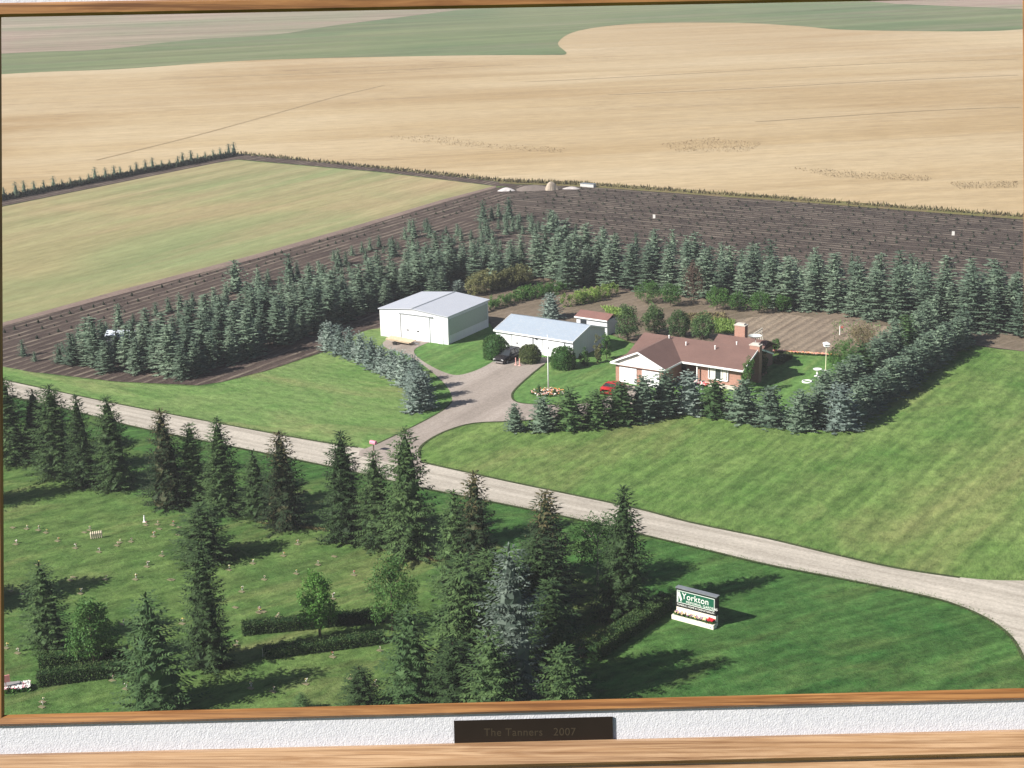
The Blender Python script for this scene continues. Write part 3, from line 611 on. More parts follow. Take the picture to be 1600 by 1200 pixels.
# ------------------------------------------------------------------ shrubs and trees round the buildings
def shrub(x, y, yt, w, fm, label, seed, name='round_shrub', cat='shrub', nclump=50, per=60, leaf=.16, crown0=0.02, group=None, top=.2):
    h = HT(x, y, yt); rx = W_at(x, y, w) / 2; o = empty(name, G(x, y))
    bm, cl = leafy(seed, h, rx * .95, crown0, nclump, per, leaf, top=top); bm.build('foliage', fm, o, tint=True)
    bm = MB(); bm.tube([(0, 0, -.05), (0, 0, h * .6)], [.06, .03], 6); bm.build('stem', M_bark, o, True); tag(o, label, cat, group); return o
def dome(x, y, yt, w, fm, label, seed, name='round_shrub'):
    """tightly clipped ball: leaves all over a solid leafy core"""
    h = HT(x, y, yt); rx = W_at(x, y, w) / 2; r = random.Random(seed); o = empty(name, G(x, y)); bm = MB()
    bm.lathe([(.01, h * .95), (rx * .45, h * .88), (rx * .78, h * .68), (rx * .9, h * .42), (rx * .84, h * .15), (rx * .7, 0)], k=16)
    for i in range(3200):
        u = r.uniform(-.55, 1); a = r.uniform(0, 6.283); q = math.sqrt(max(0, 1 - abs(u) ** 2.2)); d = Vector((math.cos(a) * q, math.sin(a) * q, u))
        z = h * .42 + (u * h * .55 if u > 0 else u * h * .75); p = Vector((d.x * rx, d.y * rx, max(.03, z))) * (1 + .07 * math.sin(a * 3 + seed) * math.cos(u * 5) + r.uniform(-.05, .07))
        kite(bm, p, d + rv(r, .9), .2 * r.uniform(.6, 1.5), .07, r, r.random(), .9)
    bm.build('foliage', fm, o, tint=True)
    bm = MB(); bm.tube([(0, 0, -.05), (0, 0, h * .5)], [.06, .03], 6); bm.build('stem', M_bark, o, True); tag(o, label, 'shrub', 'clipped shrubs at the double garage'); return o
F_ball = foliage('clipped_shrub_leaves', (.035, .10, .025), (.085, .165, .045), .65, .15)
F_ball2 = foliage('clipped_yellow_shrub_leaves', (.07, .10, .035), (.13, .15, .06), .65, .15)
dome(775, 560, 525, 38, F_ball, 'round clipped green shrub at the left corner of the white double garage', 1)
dome(828, 567, 540, 31, F_ball2, 'round clipped yellowish shrub between the two doors of the white garage', 2)
dome(880, 576, 543, 36, F_ball, 'round clipped green shrub at the right corner of the white double garage', 3)
shrub(913, 572, 543, 17, F_leafd, 'narrow green shrub against the shaded side of the white garage', 11, nclump=26, leaf=.16)
shrub(934, 568, 522, 14, F_olive, 'columnar yellow green cedar at the shaded side of the white garage', 12, name='columnar_cedar', cat='cedar', nclump=30)
shrub(948, 562, 517, 16, F_leafd, 'columnar dark cedar nearest the small brown roofed shed', 13, name='columnar_cedar', cat='cedar', nclump=34)
tr = [(981, 532, 474, 44, F_green, 'big rounded dark evergreen left behind the brick house'), (1022, 520, 477, 38, F_green, 'rounded evergreen, second from the left behind the brick house'),
      (1060, 527, 483, 36, F_green, 'rounded evergreen, third from the left behind the brick house'), (1098, 530, 489, 42, F_green, 'rounded evergreen nearest the green patch behind the brick house')]
for i, (x, y, yt, w, fm, lab) in enumerate(tr):
    broad('evergreen_tree', x, y, yt, w, fm, 20 + i, lab, 'evergreen tree', .04, 90, 60, .2, group='rounded evergreens behind the house')
conifer('yard_spruce', G(861, 498), HT(861, 498, 459), W_at(861, 498, 36), SS[1], ST, 4.2, 1.6, 'single silver spruce standing behind the white double garage')
conifer('yard_spruce', G(716, 460), HT(716, 460, 438), W_at(716, 460, 26), SS[2], ST, 4.2, 1.6, 'small silver spruce behind the far roof corner of the big white shed')
mt = [(1012, 474, 440, 42, F_leafd), (1047, 478, 444, 40, F_leafd), (1083, 478, 408, 34, F_red), (1120, 484, 448, 40, F_leafd), (1152, 486, 456, 36, F_leafd), (1186, 489, 455, 38, F_leafd), (1222, 487, 460, 30, F_leafd)]
for i, (x, y, yt, w, fm) in enumerate(mt):
    lab = 'bronze leaved ornamental tree in front of the back shelter belt' if fm is F_red else 'low rounded fruit tree, %s from the left before the shelter belt' % ORD[i if i < 2 else i - 1]
    broad('ornamental_tree' if fm is F_red else 'fruit_tree', x, y, yt, w, fm, 40 + i, lab, 'tree', .2, 60, 50, .2, group=None if fm is F_red else 'fruit trees before the shelter belt', tk=.07)
shrub(1348, 540, 506, 46, F_brown, 'brownish bare looking bush at the far corner of the garden', 61, name='bush', nclump=60)
shrub(1310, 580, 535, 36, F_leafd, 'green bush beside the white bird feeder pole', 62, name='bush', nclump=60)
shrub(1325, 565, 528, 26, F_leafd, 'green bush at the garden end near the flag marker', 63, name='bush', nclump=40)
shrub(1210, 553, 530, 17, F_leafd, 'small dark green round tree at the garden edge behind the house', 64, name='small_tree', cat='tree', nclump=30, crown0=.3)
shrub(1168, 615, 556, 22, F_leafd, 'climbing ivy bush at the shaded right end of the brick house', 65, name='ivy_bush', nclump=50)
shrub(1187, 592, 545, 26, F_hedge, 'dark shaded bush behind the right end of the brick house', 66, name='bush', nclump=60)
# row of olive willows behind the shed, and nursery shrubs
a = G(738, 462); b = G(822, 444)
for i in range(9):
    p = a + (b - a) * (i / 8); x, y = PXY(p); h = rnd.uniform(3.0, 3.9)
    o = empty('olive_shrub', (p.x, p.y, 0)); bm, cl = leafy(300 + i, h, 1.35, .02, 44, 50, .2, Ry=1.7); bm.build('foliage', F_olive, o, tint=True)
    bm = MB(); bm.tube([(0, 0, -.05), (0, 0, 1.5)], [.06, .03], 6); bm.build('stem', M_bark, o, True); tag(o, 'olive shrub, %s from the left in the tall row behind the big white shed' % ORD[i], 'shrub', 'olive shrubs behind the shed')
def small_bush_rows(x0y0, x1y1, nrow, ncol, fm, h, w, label, group, name, seed, cat='shrub'):
    r = random.Random(seed); me = []
    for k in range(3):
        bm, _ = leafy(seed * 10 + k, h, w / 2, .02, 14, 26, .2); me.append(bm.mesh(name, fm, tint=True))
    a = G(*x0y0); b = G(*x1y1); perp = VV
    for j in range(nrow):
        for i in range(ncol):
            p = a + (b - a) * (i / max(1, ncol - 1)) + perp * (j * 2.6) + Vector((r.uniform(-.3, .3), r.uniform(-.3, .3), 0)); s = r.uniform(.75, 1.2)
            tag(put(name, r.choice(me), None, (p.x, p.y, .05), r.uniform(0, 6), (s, s, s)), label, cat, group)
small_bush_rows((775, 480), (868, 462), 4, 11, F_leafd, 1.7, 1.3, 'waist high green nursery shrub in the rows behind the white garage', 'nursery shrubs behind the garage', 'nursery_shrub', 71)
small_bush_rows((884, 480), (938, 470), 3, 9, F_corn, 1.9, 1.2, 'bright yellow green corn plant in the patch behind the small brown roofed shed', 'corn plants behind the small shed', 'corn_plant', 72, 'corn')
small_bush_rows((748, 490), (775, 484), 2, 4, F_leafd, 1.9, 1.4, 'green nursery shrub beside the far corner of the big white shed', 'nursery shrubs beside the big shed', 'nursery_shrub', 73)
def leafpatch(name, px, n, fm, h, label, seed, z=.1):
    r = random.Random(seed); xs = [p[0] for p in px]; ys = [p[1] for p in px]; bm = MB(); k = 0
    while k < n:
        x = r.uniform(min(xs), max(xs)); y = r.uniform(min(ys), max(ys))
        if not inpoly(x, y, px): continue
        p = G(x, y); k += 1; kite(bm, Vector((p.x, p.y, z - .02)), rv(r, .9) + Vector((0, 0, .7)), h * r.uniform(.5, 1.2), h * .22, r, r.random(), .8)
    tag(bm.build(name, fm, tint=True), label, name.replace('_', ' '), kind='stuff')
leafpatch('vegetable_patch', [(1112, 497), (1148, 502), (1150, 522), (1118, 522)], 1500, F_corn, .5, 'bright green vegetable patch behind the brick house', 5)
leafpatch('garden_greens', [(940, 480), (985, 484), (990, 497), (955, 498)], 1300, F_corn, .45, 'bright green low crop behind the small brown roofed shed', 6)
leafpatch('dry_plants', [(1060, 492), (1130, 490), (1140, 500), (1075, 508)], 1100, F_brown, .5, 'brown dried plants in the soil behind the evergreens', 7)
leafpatch('potato_rows', [(1300, 500), (1400, 512), (1330, 552), (1305, 552)], 500, F_leafd, .35, 'scattered green plants at the edge of the garden', 8)
F_flat = foliage('flattened_wheat_straw', (.17, .12, .07), (.30, .22, .13))
for k, (px, n) in enumerate((([(600, 214), (680, 212), (780, 226), (890, 232), (880, 240), (760, 233), (640, 222)], 420), ([(1030, 226), (1110, 216), (1190, 224), (1170, 238), (1060, 238)], 520), ([(1230, 262), (1330, 268), (1460, 276), (1450, 284), (1300, 278)], 350), ([(1480, 286), (1590, 284), (1590, 294), (1500, 296)], 200))):
    leafpatch('flattened_wheat', px, n * 2, F_flat, .42, 'broken brownish wheat, %s' % ('left of the middle of the big field', 'dark clump in the middle of the big field', 'long streak near the nursery edge', 'streak at the right side of the big field')[k], 80 + k, .1)
# rows of low crop in the garden plot (ridges of earth with plants)
# ------------------------------------------------------------------ buildings
M_wht = simple('white_metal_siding', (.78, .78, .80), .5, 0, .03, .6)
M_roofw = simple('white_metal_roof', (.60, .64, .72), .35, .1, .04, .5)
M_trim = simple('white_trim', (.8, .8, .8), .5, var=.03)
M_gry = simple('grey_metal', (.32, .34, .36), .4, .5)
M_panel = simple('grey_green_panel', (.40, .44, .40), .6, var=.06)
M_blk = simple('black_rubber', (.02, .02, .02), .8)
M_glass = simple('dark_glass', (.03, .035, .04), .08, spec=.8)
def siding(name, c, w, axis='X', dk=.82):
    m, t, bs = new_mat(name); tc = N(t, 'ShaderNodeTexCoord'); s = N(t, 'ShaderNodeSeparateXYZ'); t.links.new(tc.outputs['Object'], s.inputs[0])
    ax = s.outputs[2] if axis == 'Z' else mul(t, s.outputs[0], s.outputs[1], 'ADD')
    f = mul(t, mul(t, ax, 1 / w), 1.0, 'FRACT') if False else N(t, 'ShaderNodeMath', operation='FRACT')
    t.links.new(mul(t, ax, 1 / w), f.inputs[0]); g_ = ramp(t, f.outputs[0], 0, .14, dk, 1)
    n = noise(t, tc.outputs['Object'], .8, 4, .6); col = mixc(t, [v * .94 for v in c], c, ramp(t, n, .3, .7))
    gx = N(t, 'ShaderNodeCombineColor'); [t.links.new(g_, gx.inputs[i]) for i in range(3)]
    col = mixc(t, col, gx.outputs[0], 1, 'MULTIPLY'); vm = N(t, 'ShaderNodeVectorMath', operation='MULTIPLY'); t.links.new(tc.outputs['Object'], vm.inputs[0]); vm.inputs[1].default_value = (2.2, 2.2, .25)
    col = mixc(t, col, (.62, .58, .52), mul(t, ramp(t, noise(t, vm.outputs[0], 1.0, 5, .7), .52, .75), .35)); t.links.new(col, bs.inputs['Base Color']); bs.inputs['Roughness'].default_value = .55
    bump(t, bs, g_, .4, .02); MATS[name] = m; return m
M_side = siding('ribbed_white_siding', (.68, .69, .73), .45)
M_roofr = siding('ribbed_white_roof', (.46, .48, .54), .6, dk=.93)
M_roofb = siding('ribbed_blue_grey_roof', (.33, .385, .46), .6, dk=.93)
def brick():
    m, t, bs = new_mat('red_brick'); tc = N(t, 'ShaderNodeTexCoord'); b = N(t, 'ShaderNodeTexBrick')
    s = N(t, 'ShaderNodeSeparateXYZ'); t.links.new(tc.outputs['Object'], s.inputs[0]); c = N(t, 'ShaderNodeCombineXYZ')
    t.links.new(mul(t, s.outputs[0], s.outputs[1], 'ADD'), c.inputs[0]); t.links.new(s.outputs[2], c.inputs[1]); t.links.new(c.outputs[0], b.inputs['Vector'])
    b.inputs['Color1'].default_value = (.36, .15, .10, 1); b.inputs['Color2'].default_value = (.27, .11, .075, 1); b.inputs['Mortar'].default_value = (.42, .33, .28, 1)
    b.inputs['Scale'].default_value = 1; b.inputs['Brick Width'].default_value = .28; b.inputs['Row Height'].default_value = .09; b.inputs['Mortar Size'].default_value = .012
    t.links.new(b.outputs[0], bs.inputs['Base Color']); bs.inputs['Roughness'].default_value = .85; MATS['red_brick'] = m; return m
M_brick = brick()
def shingle(name, c):
    m, t, bs = new_mat(name); tc = N(t, 'ShaderNodeTexCoord'); n1 = noise(t, tc.outputs['Object'], 5, 4, .8); n2 = noise(t, tc.outputs['Object'], .5, 4, .6)
    s = N(t, 'ShaderNodeSeparateXYZ'); t.links.new(tc.outputs['Object'], s.inputs[0]); f = N(t, 'ShaderNodeMath', operation='FRACT'); t.links.new(mul(t, s.outputs[2], 8.0), f.inputs[0])
    col = mixc(t, [v * .88 for v in c], [v * 1.08 for v in c], ramp(t, n2, .3, .7)); col = mixc(t, col, mixc(t, (.7, .7, .7), (1.3, 1.3, 1.3), ramp(t, n1, .25, .75)), .5, 'MULTIPLY')
    col = mixc(t, col, (.6, .6, .6), mul(t, ramp(t, f.outputs[0], .0, .15, 1, 0), .4), 'MULTIPLY')
    t.links.new(col, bs.inputs['Base Color']); bs.inputs['Roughness'].default_value = .85; MATS[name] = m; return m
M_shin = shingle('brown_red_shingles', (.155, .088, .074))
M_shin2 = shingle('brown_shingles', (.20, .10, .085))
def gable_prism(bm, x0, x1, y0, y1, ze, zr, th=.12, along='X', m=0, oh=0.0):
    """two roof slabs; ridge runs along X or Y"""
    if along == 'X':
        ym = (y0 + y1) / 2
        for ya in (y0, y1):
            e = [(x0, ya, ze), (x1, ya, ze), (x1, ym, zr), (x0, ym, zr)]; bm.hexa([(p[0], p[1], p[2] - th) for p in e] + e, m) if ya == y0 else bm.hexa([(p[0], p[1], p[2] - th) for p in reversed(e)] + list(reversed(e)), m)
    else:
        xm = (x0 + x1) / 2
        for xa in (x0, x1):
            e = [(xa, y1, ze), (xa, y0, ze), (xm, y0, zr), (xm, y1, zr)]; bm.hexa([(p[0], p[1], p[2] - th) for p in e] + e, m) if xa == x0 else bm.hexa([(p[0], p[1], p[2] - th) for p in reversed(e)] + list(reversed(e)), m)
# big white shed ---------------------------------------------------
S = empty('machine_shed', (-18.9, 217.9, 0), R(-31)); tag(S, 'big white metal machine shed with a low gable roof and sliding door', 'shed')
Lx, Ly, ze, zr = 11.6, 11.1, 4.2, 4.75
bm = MB(); bm.box(0, Lx, 0, .15, 0, ze); bm.box(0, Lx, Ly - .15, Ly, 0, ze); bm.box(0, .15, .15, Ly - .15, 0, ze); bm.box(Lx - .15, Lx, .15, Ly - .15, 0, ze)
for y in (0, Ly - .15): bm.hexa([(0, y, ze), (Lx, y, ze), (Lx, y + .15, ze), (0, y + .15, ze), (Lx / 2 - .01, y, zr - .05), (Lx / 2 + .01, y, zr - .05), (Lx / 2 + .01, y + .15, zr - .05), (Lx / 2 - .01, y + .15, zr - .05)])
bm.build('wall', M_side, S)
bm = MB(); gable_prism(bm, -.25, Lx + .25, -.2, Ly + .2, ze + .06, zr + .08, .12, 'Y'); bm.build('roof', M_roofr, S)
bm = MB(); bm.box(Lx / 2 - .12, Lx / 2 + .12, -.22, Ly + .22, zr + .06, zr + .11); bm.build('ridge_cap', M_gry, S)
bm = MB(); bm.box(3.7, 8.6, -.1, -.003, .1, 3.75); d = bm.build('sliding_door', siding('door_siding', (.80, .81, .84), .6), S)
bm = MB(); bm.box(3.4, 9.2, -.16, -.04, 3.78, 3.92); bm.box(3.55, 3.68, -.13, -.003, .1, 3.76); bm.build('door_track', M_gry, S)
for x in (4.6, 6.4): bm = MB(); bm.box(x, x + .4, -.13, -.103, 1.45, 1.62); bm.build('handle', M_blk, d)
bm = MB(); bm.box(9.9, 10.8, -.07, -.003, .1, 2.1); bm.build('side_door', M_trim, S)
bm = MB(); bm.box(Lx + .003, Lx + .05, .5, Ly - .3, 1.35, 3.7); bm.build('side_panel', M_panel, S)
bm = MB(); bm.box(Lx + .003, Lx + .09, 0, .14, 0, ze); bm.box(-.09, -.003, 0, .14, 0, ze); bm.build('corner_trim', M_trim, S)
# double garage ------------------------------------------------------
Gg = empty('double_garage', (-2.4, 209.6, 0), R(-35)); tag(Gg, 'white two door garage with a pale blue grey gable roof', 'garage')
Lx, Ly, ze, zr = 13.2, 9.0, 2.75, 4.05
bm = MB(); bm.box(.2, Lx - .2, .3, .42, 0, ze - .1); bm.box(.2, Lx - .2, Ly - .42, Ly - .3, 0, ze - .1); bm.box(.2, .32, .42, Ly - .42, 0, ze - .1); bm.box(Lx - .32, Lx - .2, .42, Ly - .42, 0, ze - .1)
for x in (.2, Lx - .32): bm.hexa([(x, .3, ze - .1), (x + .12, .3, ze - .1), (x + .12, Ly - .3, ze - .1), (x, Ly - .3, ze - .1), (x, Ly / 2 - .01, zr - .15), (x + .12, Ly / 2 - .01, zr - .15), (x + .12, Ly / 2 + .01, zr - .15), (x, Ly / 2 + .01, zr - .15)])
bm.build('wall', M_side, Gg)
bm = MB(); gable_prism(bm, 0, Lx, 0, Ly, ze, zr, .12, 'X'); bm.build('roof', M_roofb, Gg)
bm = MB(); bm.box(-.02, Lx + .02, -.06, -.003, ze - .2, ze + .03)
for x in (-.05, Lx + .003):
    for y0, y1 in ((0, Ly / 2), (Ly, Ly / 2)):
        bm.hexa([(x, y0, ze - .18), (x + .05, y0, ze - .18), (x + .05, y1, zr - .18), (x, y1, zr - .18), (x, y0, ze + .03), (x + .05, y0, ze + .03), (x + .05, y1, zr + .03), (x, y1, zr + .03)])
bm.build('fascia', M_trim, Gg)
for x in (3.0, 8.2):
    bm = MB(); bm.box(x, x + 3.4, .22, .297, .05, 2.35); d = bm.build('garage_door', siding('door_panels', (.8, .8, .84), .55, 'Z', .9), Gg)
    bm = MB(); bm.box(x - .1, x, .2, .297, .05, 2.45); bm.box(x + 3.4, x + 3.5, .2, .297, .05, 2.45); bm.box(x, x + 3.4, .2, .297, 2.36, 2.45); bm.build('frame', M_gry, d)
    for q in (.7, 2.2): bm = MB(); bm.box(x + q, x + q + .3, .18, .218, 1.2, 1.36); bm.build('handle', M_blk, d)
bm = MB(); bm.box(6.9, 7.15, .1, .297, 2.25, 2.42); bm.build('wall_lamp', M_blk, Gg)
# small garden shed ----------------------------------------------------
Sm = empty('garden_shed', (9.3, 217.6, 0), R(-35)); tag(Sm, 'small white shed with a brown roof behind the double garage', 'shed')
bm = MB(); bm.box(.2, 5.4, .3, 3.2, 0, 2.3); bm.build('wall', M_side, Sm)
bm = MB(); gable_prism(bm, 0, 5.6, 0, 3.5, 2.35, 3.0, .12, 'X'); bm.build('roof', M_shin2, Sm)
bm = MB(); bm.box(0, 5.6, -.05, -.003, 2.18, 2.38); bm.build('fascia', M_trim, Sm)
bm = MB(); bm.box(.9, 1.9, .24, .297, 1.1, 1.9); bm.build('window', M_glass, Sm)
# hut in the nursery -------------------------------------------------------
p = G(188, 548); Hh = empty('nursery_hut', (p.x, p.y, 0), R(-5)); tag(Hh, 'tiny pale hut with a white roof half hidden among the left nursery spruces', 'hut')
Hx = W_at(190, 548, 46)
bm = MB(); bm.box(-Hx / 2 + .3, Hx / 2 - .2, 0, 2.6, 0, 2.2); bm.build('wall', simple('pale_blue_boards', (.45, .48, .54), .7), Hh)
bm = MB(); gable_prism(bm, -Hx / 2, Hx / 2, -.3, 2.9, 2.2, 2.75, .1, 'X'); bm.build('roof', M_roofw, Hh)
bm = MB(); bm.box(-.9, 0, -.05, -.003, .05, 1.9); bm.build('door', M_gry, Hh)
# brick house ----------------------------------------------------------------
Ho = empty('brick_house', (12.8, 191.7, 0), R(-33.9)); tag(Ho, 'red brick bungalow with brown red roof, attached two door garage and chimneys', 'house')
ze, zr = 2.8, 4.6; M_soff = M_trim
bm = MB()
bm.box(.5, 7.5, .5, .7, 0, 2.75); bm.box(.5, .7, .7, 12.8, 0, 2.75); bm.box(7.3, 7.5, .7, 5.4, 0, 2.75)      # garage wing
bm.box(7.5, 10.2, 6.6, 6.8, 0, 2.75); bm.box(10.2, 16.1, 5.2, 5.4, 0, 2.75); bm.box(10.0, 10.2, 5.2, 6.8, 0, 2.75)   # front with recessed porch
bm.box(15.9, 16.1, 5.4, 12.8, 0, 2.75); bm.box(.5, 16.1, 12.8, 13.0, 0, 2.75)
bm.hexa([(15.9, 5.2, 2.75), (16.1, 5.2, 2.75), (16.1, 13.0, 2.75), (15.9, 13.0, 2.75), (15.9, 8.99, 4.4), (16.1, 8.99, 4.4), (16.1, 9.01, 4.4), (15.9, 9.01, 4.4)])
bm.hexa([(.5, 5.2, 2.75), (.7, 5.2, 2.75), (.7, 13.0, 2.75), (.5, 13.0, 2.75), (.5, 8.99, 4.4), (.7, 8.99, 4.4), (.7, 9.01, 4.4), (.5, 9.01, 4.4)])
bm.box(8.3, 14.9, 13.0, 17.4, 0, 2.75)
bm.build('wall', M_brick, Ho)
bm = MB()
T = .14
def slab(e, th=T):
    bm.hexa([(p[0], p[1], p[2] - th) for p in e] + list(e))
slab([(8, 4.4, ze), (16.7, 4.4, ze), (16.7, 9, zr), (8, 9, zr)])                      # main front, right of the wing
slab([(0, 4.4, ze), (4, 9, zr), (4, 9, zr), (0, 9, zr)]) if False else None
slab([(0, 9, zr), (0, 4.4, ze), (4.0, 4.4, ze), (4, 9, zr)])
slab([(4, 9, zr), (4, 4.4, ze), (8, 4.4, ze), (8, 9, zr)])
slab([(16.7, 13.6, ze), (0, 13.6, ze), (0, 9, zr), (16.7, 9, zr)])
bm.hexa([(0, 0, ze - T), (4, 0, zr - T), (4, 9, zr - T), (0, 9, ze - T), (0, 0, ze), (4, 0, zr), (4, 9, zr), (0, 9, ze)])
bm.hexa([(4, 0, zr - T), (8, 0, ze - T), (8, 4.4, ze - T), (4, 9, zr - T), (4, 0, zr + .002), (8, 0, ze + .002), (8, 4.4, ze + .002), (4, 9, zr + .002)])
rf = bm.build('roof', M_shin, Ho)
bm = MB(); gable_prism(bm, 8.0, 15.3, 12.2, 18.0, ze - .1, ze + 1.15, T, 'X'); bm.build('rear_roof', M_shin, Ho)
bm = MB(); bm.box(8.05, 16.72, 4.33, 4.397, ze - .22, ze + .02); bm.box(-.05, 8.05, -.07, -.003, ze - .22, ze - .05); bm.box(8.003, 8.06, 0, 4.33, ze - .22, ze + .02)
for a, b in (((0, ze), (4, zr)), ((8, ze), (4, zr))):
    bm.hexa([(a[0], -.08, a[1] - .2), (a[0], -.004, a[1] - .2), (b[0], -.004, b[1] - .2), (b[0], -.08, b[1] - .2), (a[0], -.08, a[1] + .03), (a[0], -.004, a[1] + .03), (b[0], -.004, b[1] + .03), (b[0], -.08, b[1] + .03)])
for x in (16.703,):
    for y0, y1 in ((4.4, 9), (13.6, 9)): bm.hexa([(x, y0, ze - .2), (x + .06, y0, ze - .2), (x + .06, y1, zr - .2), (x, y1, zr - .2), (x, y0, ze + .03), (x + .06, y0, ze + .03), (x + .06, y1, zr + .03), (x, y1, zr + .03)])
bm.build('fascia', M_trim, Ho)
bm = MB(); bm.hexa([(.5, .3, 2.68), (7.5, .3, 2.68), (7.5, .45, 2.68), (.5, .45, 2.68), (3.99, .3, 4.35), (4.01, .3, 4.35), (4.01, .45, 4.35), (3.99, .45, 4.35)]); bm.build('gable_siding', siding('gable_boards', (.76, .72, .70), .2, 'Z'), Ho)
for x in (1.1, 4.4):
    bm = MB(); bm.box(x, x + 2.5, .42, .497, .03, 2.2); bm.build('garage_door', siding('house_door_panels', (.8, .8, .82), .5, 'Z', .88), Ho)
w = MB(); w.box(11.6, 14.2, 5.1, 5.197, .95, 2.3); wn = w.build('window', M_glass, Ho)
bm = MB()
for x in (11.5, 12.4, 13.3, 14.2): bm.box(x, x + .12, 5.03, 5.098, .88, 2.38)
bm.box(11.62, 14.2, 5.03, 5.098, .8, .94); bm.box(11.62, 14.2, 5.03, 5.098, 2.31, 2.4); bm.build('frame', M_trim, wn)
for x in (11.75, 13.5): bm = MB(); bm.box(x, x + .6, 5.045, 5.096, .96, 2.29); bm.build('curtain', simple('curtain', (.6, .58, .52), .9), wn)
bm = MB(); bm.box(8.5, 9.5, 6.5, 6.597, .1, 2.2); bm.build('front_door', simple('door_wood', (.16, .08, .05), .6), Ho)
bm = MB(); bm.box(10.0, 10.14, 4.7, 4.84, 0, 2.6); bm.build('porch_post', M_trim, Ho)
bm = MB(); bm.box(8.4, 10.0, 5.0, 6.6, 0, .2); bm.build('porch_step', simple('concrete', (.4, .38, .36), .9), Ho)
bm = MB(); bm.box(10.3, 16.0, 4.2, 5.1, 0, .35); bm.build('planter', simple('pale_concrete', (.55, .52, .45), .9), Ho)
def chimney(x, y, w, d, h, z0):
    bm = MB(); bm.box(x, x + w, y, y + d, z0, h); c = bm.build('chimney', M_brick, Ho)
    bm = MB(); bm.box(x - .08, x + w + .08, y - .08, y + d + .08, h, h + .12); bm.box(x + .2, x + w - .2, y + .15, y + d - .15, h + .12, h + .3); bm.build('cap', simple('chimney_cap', (.52, .47, .42), .8), c)
chimney(10.3, 15.2, 1.5, .9, 5.4, 3.2); chimney(15.6, 8.6, 1.35, .8, 4.95, 0)
for x, y, z in ((4.2, 8.2, 4.5), (7.0, 7.6, 4.1), (11.2, 7.6, 4.15), (13.2, 9.8, 4.4)):
    bm = MB(); bm.tube([(x, y, z - .1), (x, y, z + .35)], [.08, .08], 10); bm.tube([(x, y, z + .35), (x, y, z + .42)], [.13, .1], 10); bm.build('roof_vent', M_trim, rf)
bm = MB(); bm.tube([(14.3, 13.2, 2.9), (14.3, 13.2, 4.6)], [.04, .04], 6); bm.lathe([(.05, 0), (.5, .1), (.85, .32), (.87, .32), (.5, .05), (.05, -.05)], (14.3, 13.0, 4.7), 18); bm.tube([(14.3, 13, 4.7), (14.7, 12.7, 5.3)], [.03, .03], 5); bm.build('satellite_dish', simple('pale_metal', (.6, .62, .6), .4), Ho)
def flowers(name, c, w, n, cols, h, label, seed, rz=0, l=None, parent=None, oval=False, every=2):
    """low bed: green tufts and coloured blossoms"""
    r = random.Random(seed); bm = MB(); ms = [F_leafd] + [simple('blossom_' + k, v, .7, var=.1) for k, v in cols]
    for i in range(n):
        while True:
            p = Vector((r.uniform(-w / 2, w / 2), r.uniform(-(l or w) / 2, (l or w) / 2), 0))
            if not oval or (p.x * 2 / w) ** 2 + (p.y * 2 / (l or w)) ** 2 < 1: break
        kite(bm, p + Vector((0, 0, .02)), rv(r, .8) + Vector((0, 0, .7)), h, h * .3, r, r.random(), .8)
        if i % every == 0:
            q = p + Vector((0, 0, h * r.uniform(.8, 1.2))); k = 1 + r.randrange(len(cols)); s = h * r.uniform(.25, .5); nq = len(bm.f)
            kite(bm, q, Vector((1, .3, .4)), s, s * .6, r, .5); kite(bm, q, Vector((-.3, 1, .6)), s, s * .6, r, .5); bm.m[nq] = k; bm.m[nq + 1] = k
    o = bm.build(name, ms, parent, tint=True, loc=c, rz=rz)
    if not parent: tag(o, label, 'flowers' if 'rock' not in name else 'flower bed')
    return o
WHT = ('white', (.8, .78, .74)); RED = ('red', (.6, .03, .03)); ORA = ('orange', (.7, .28, .08)); PNK = ('pink', (.7, .3, .35)); YEL = ('yellow', (.75, .6, .15)); TAN = ('tan', (.6, .45, .28)); PUR = ('purple', (.3, .15, .32))
p = G(930 + 28, 611)
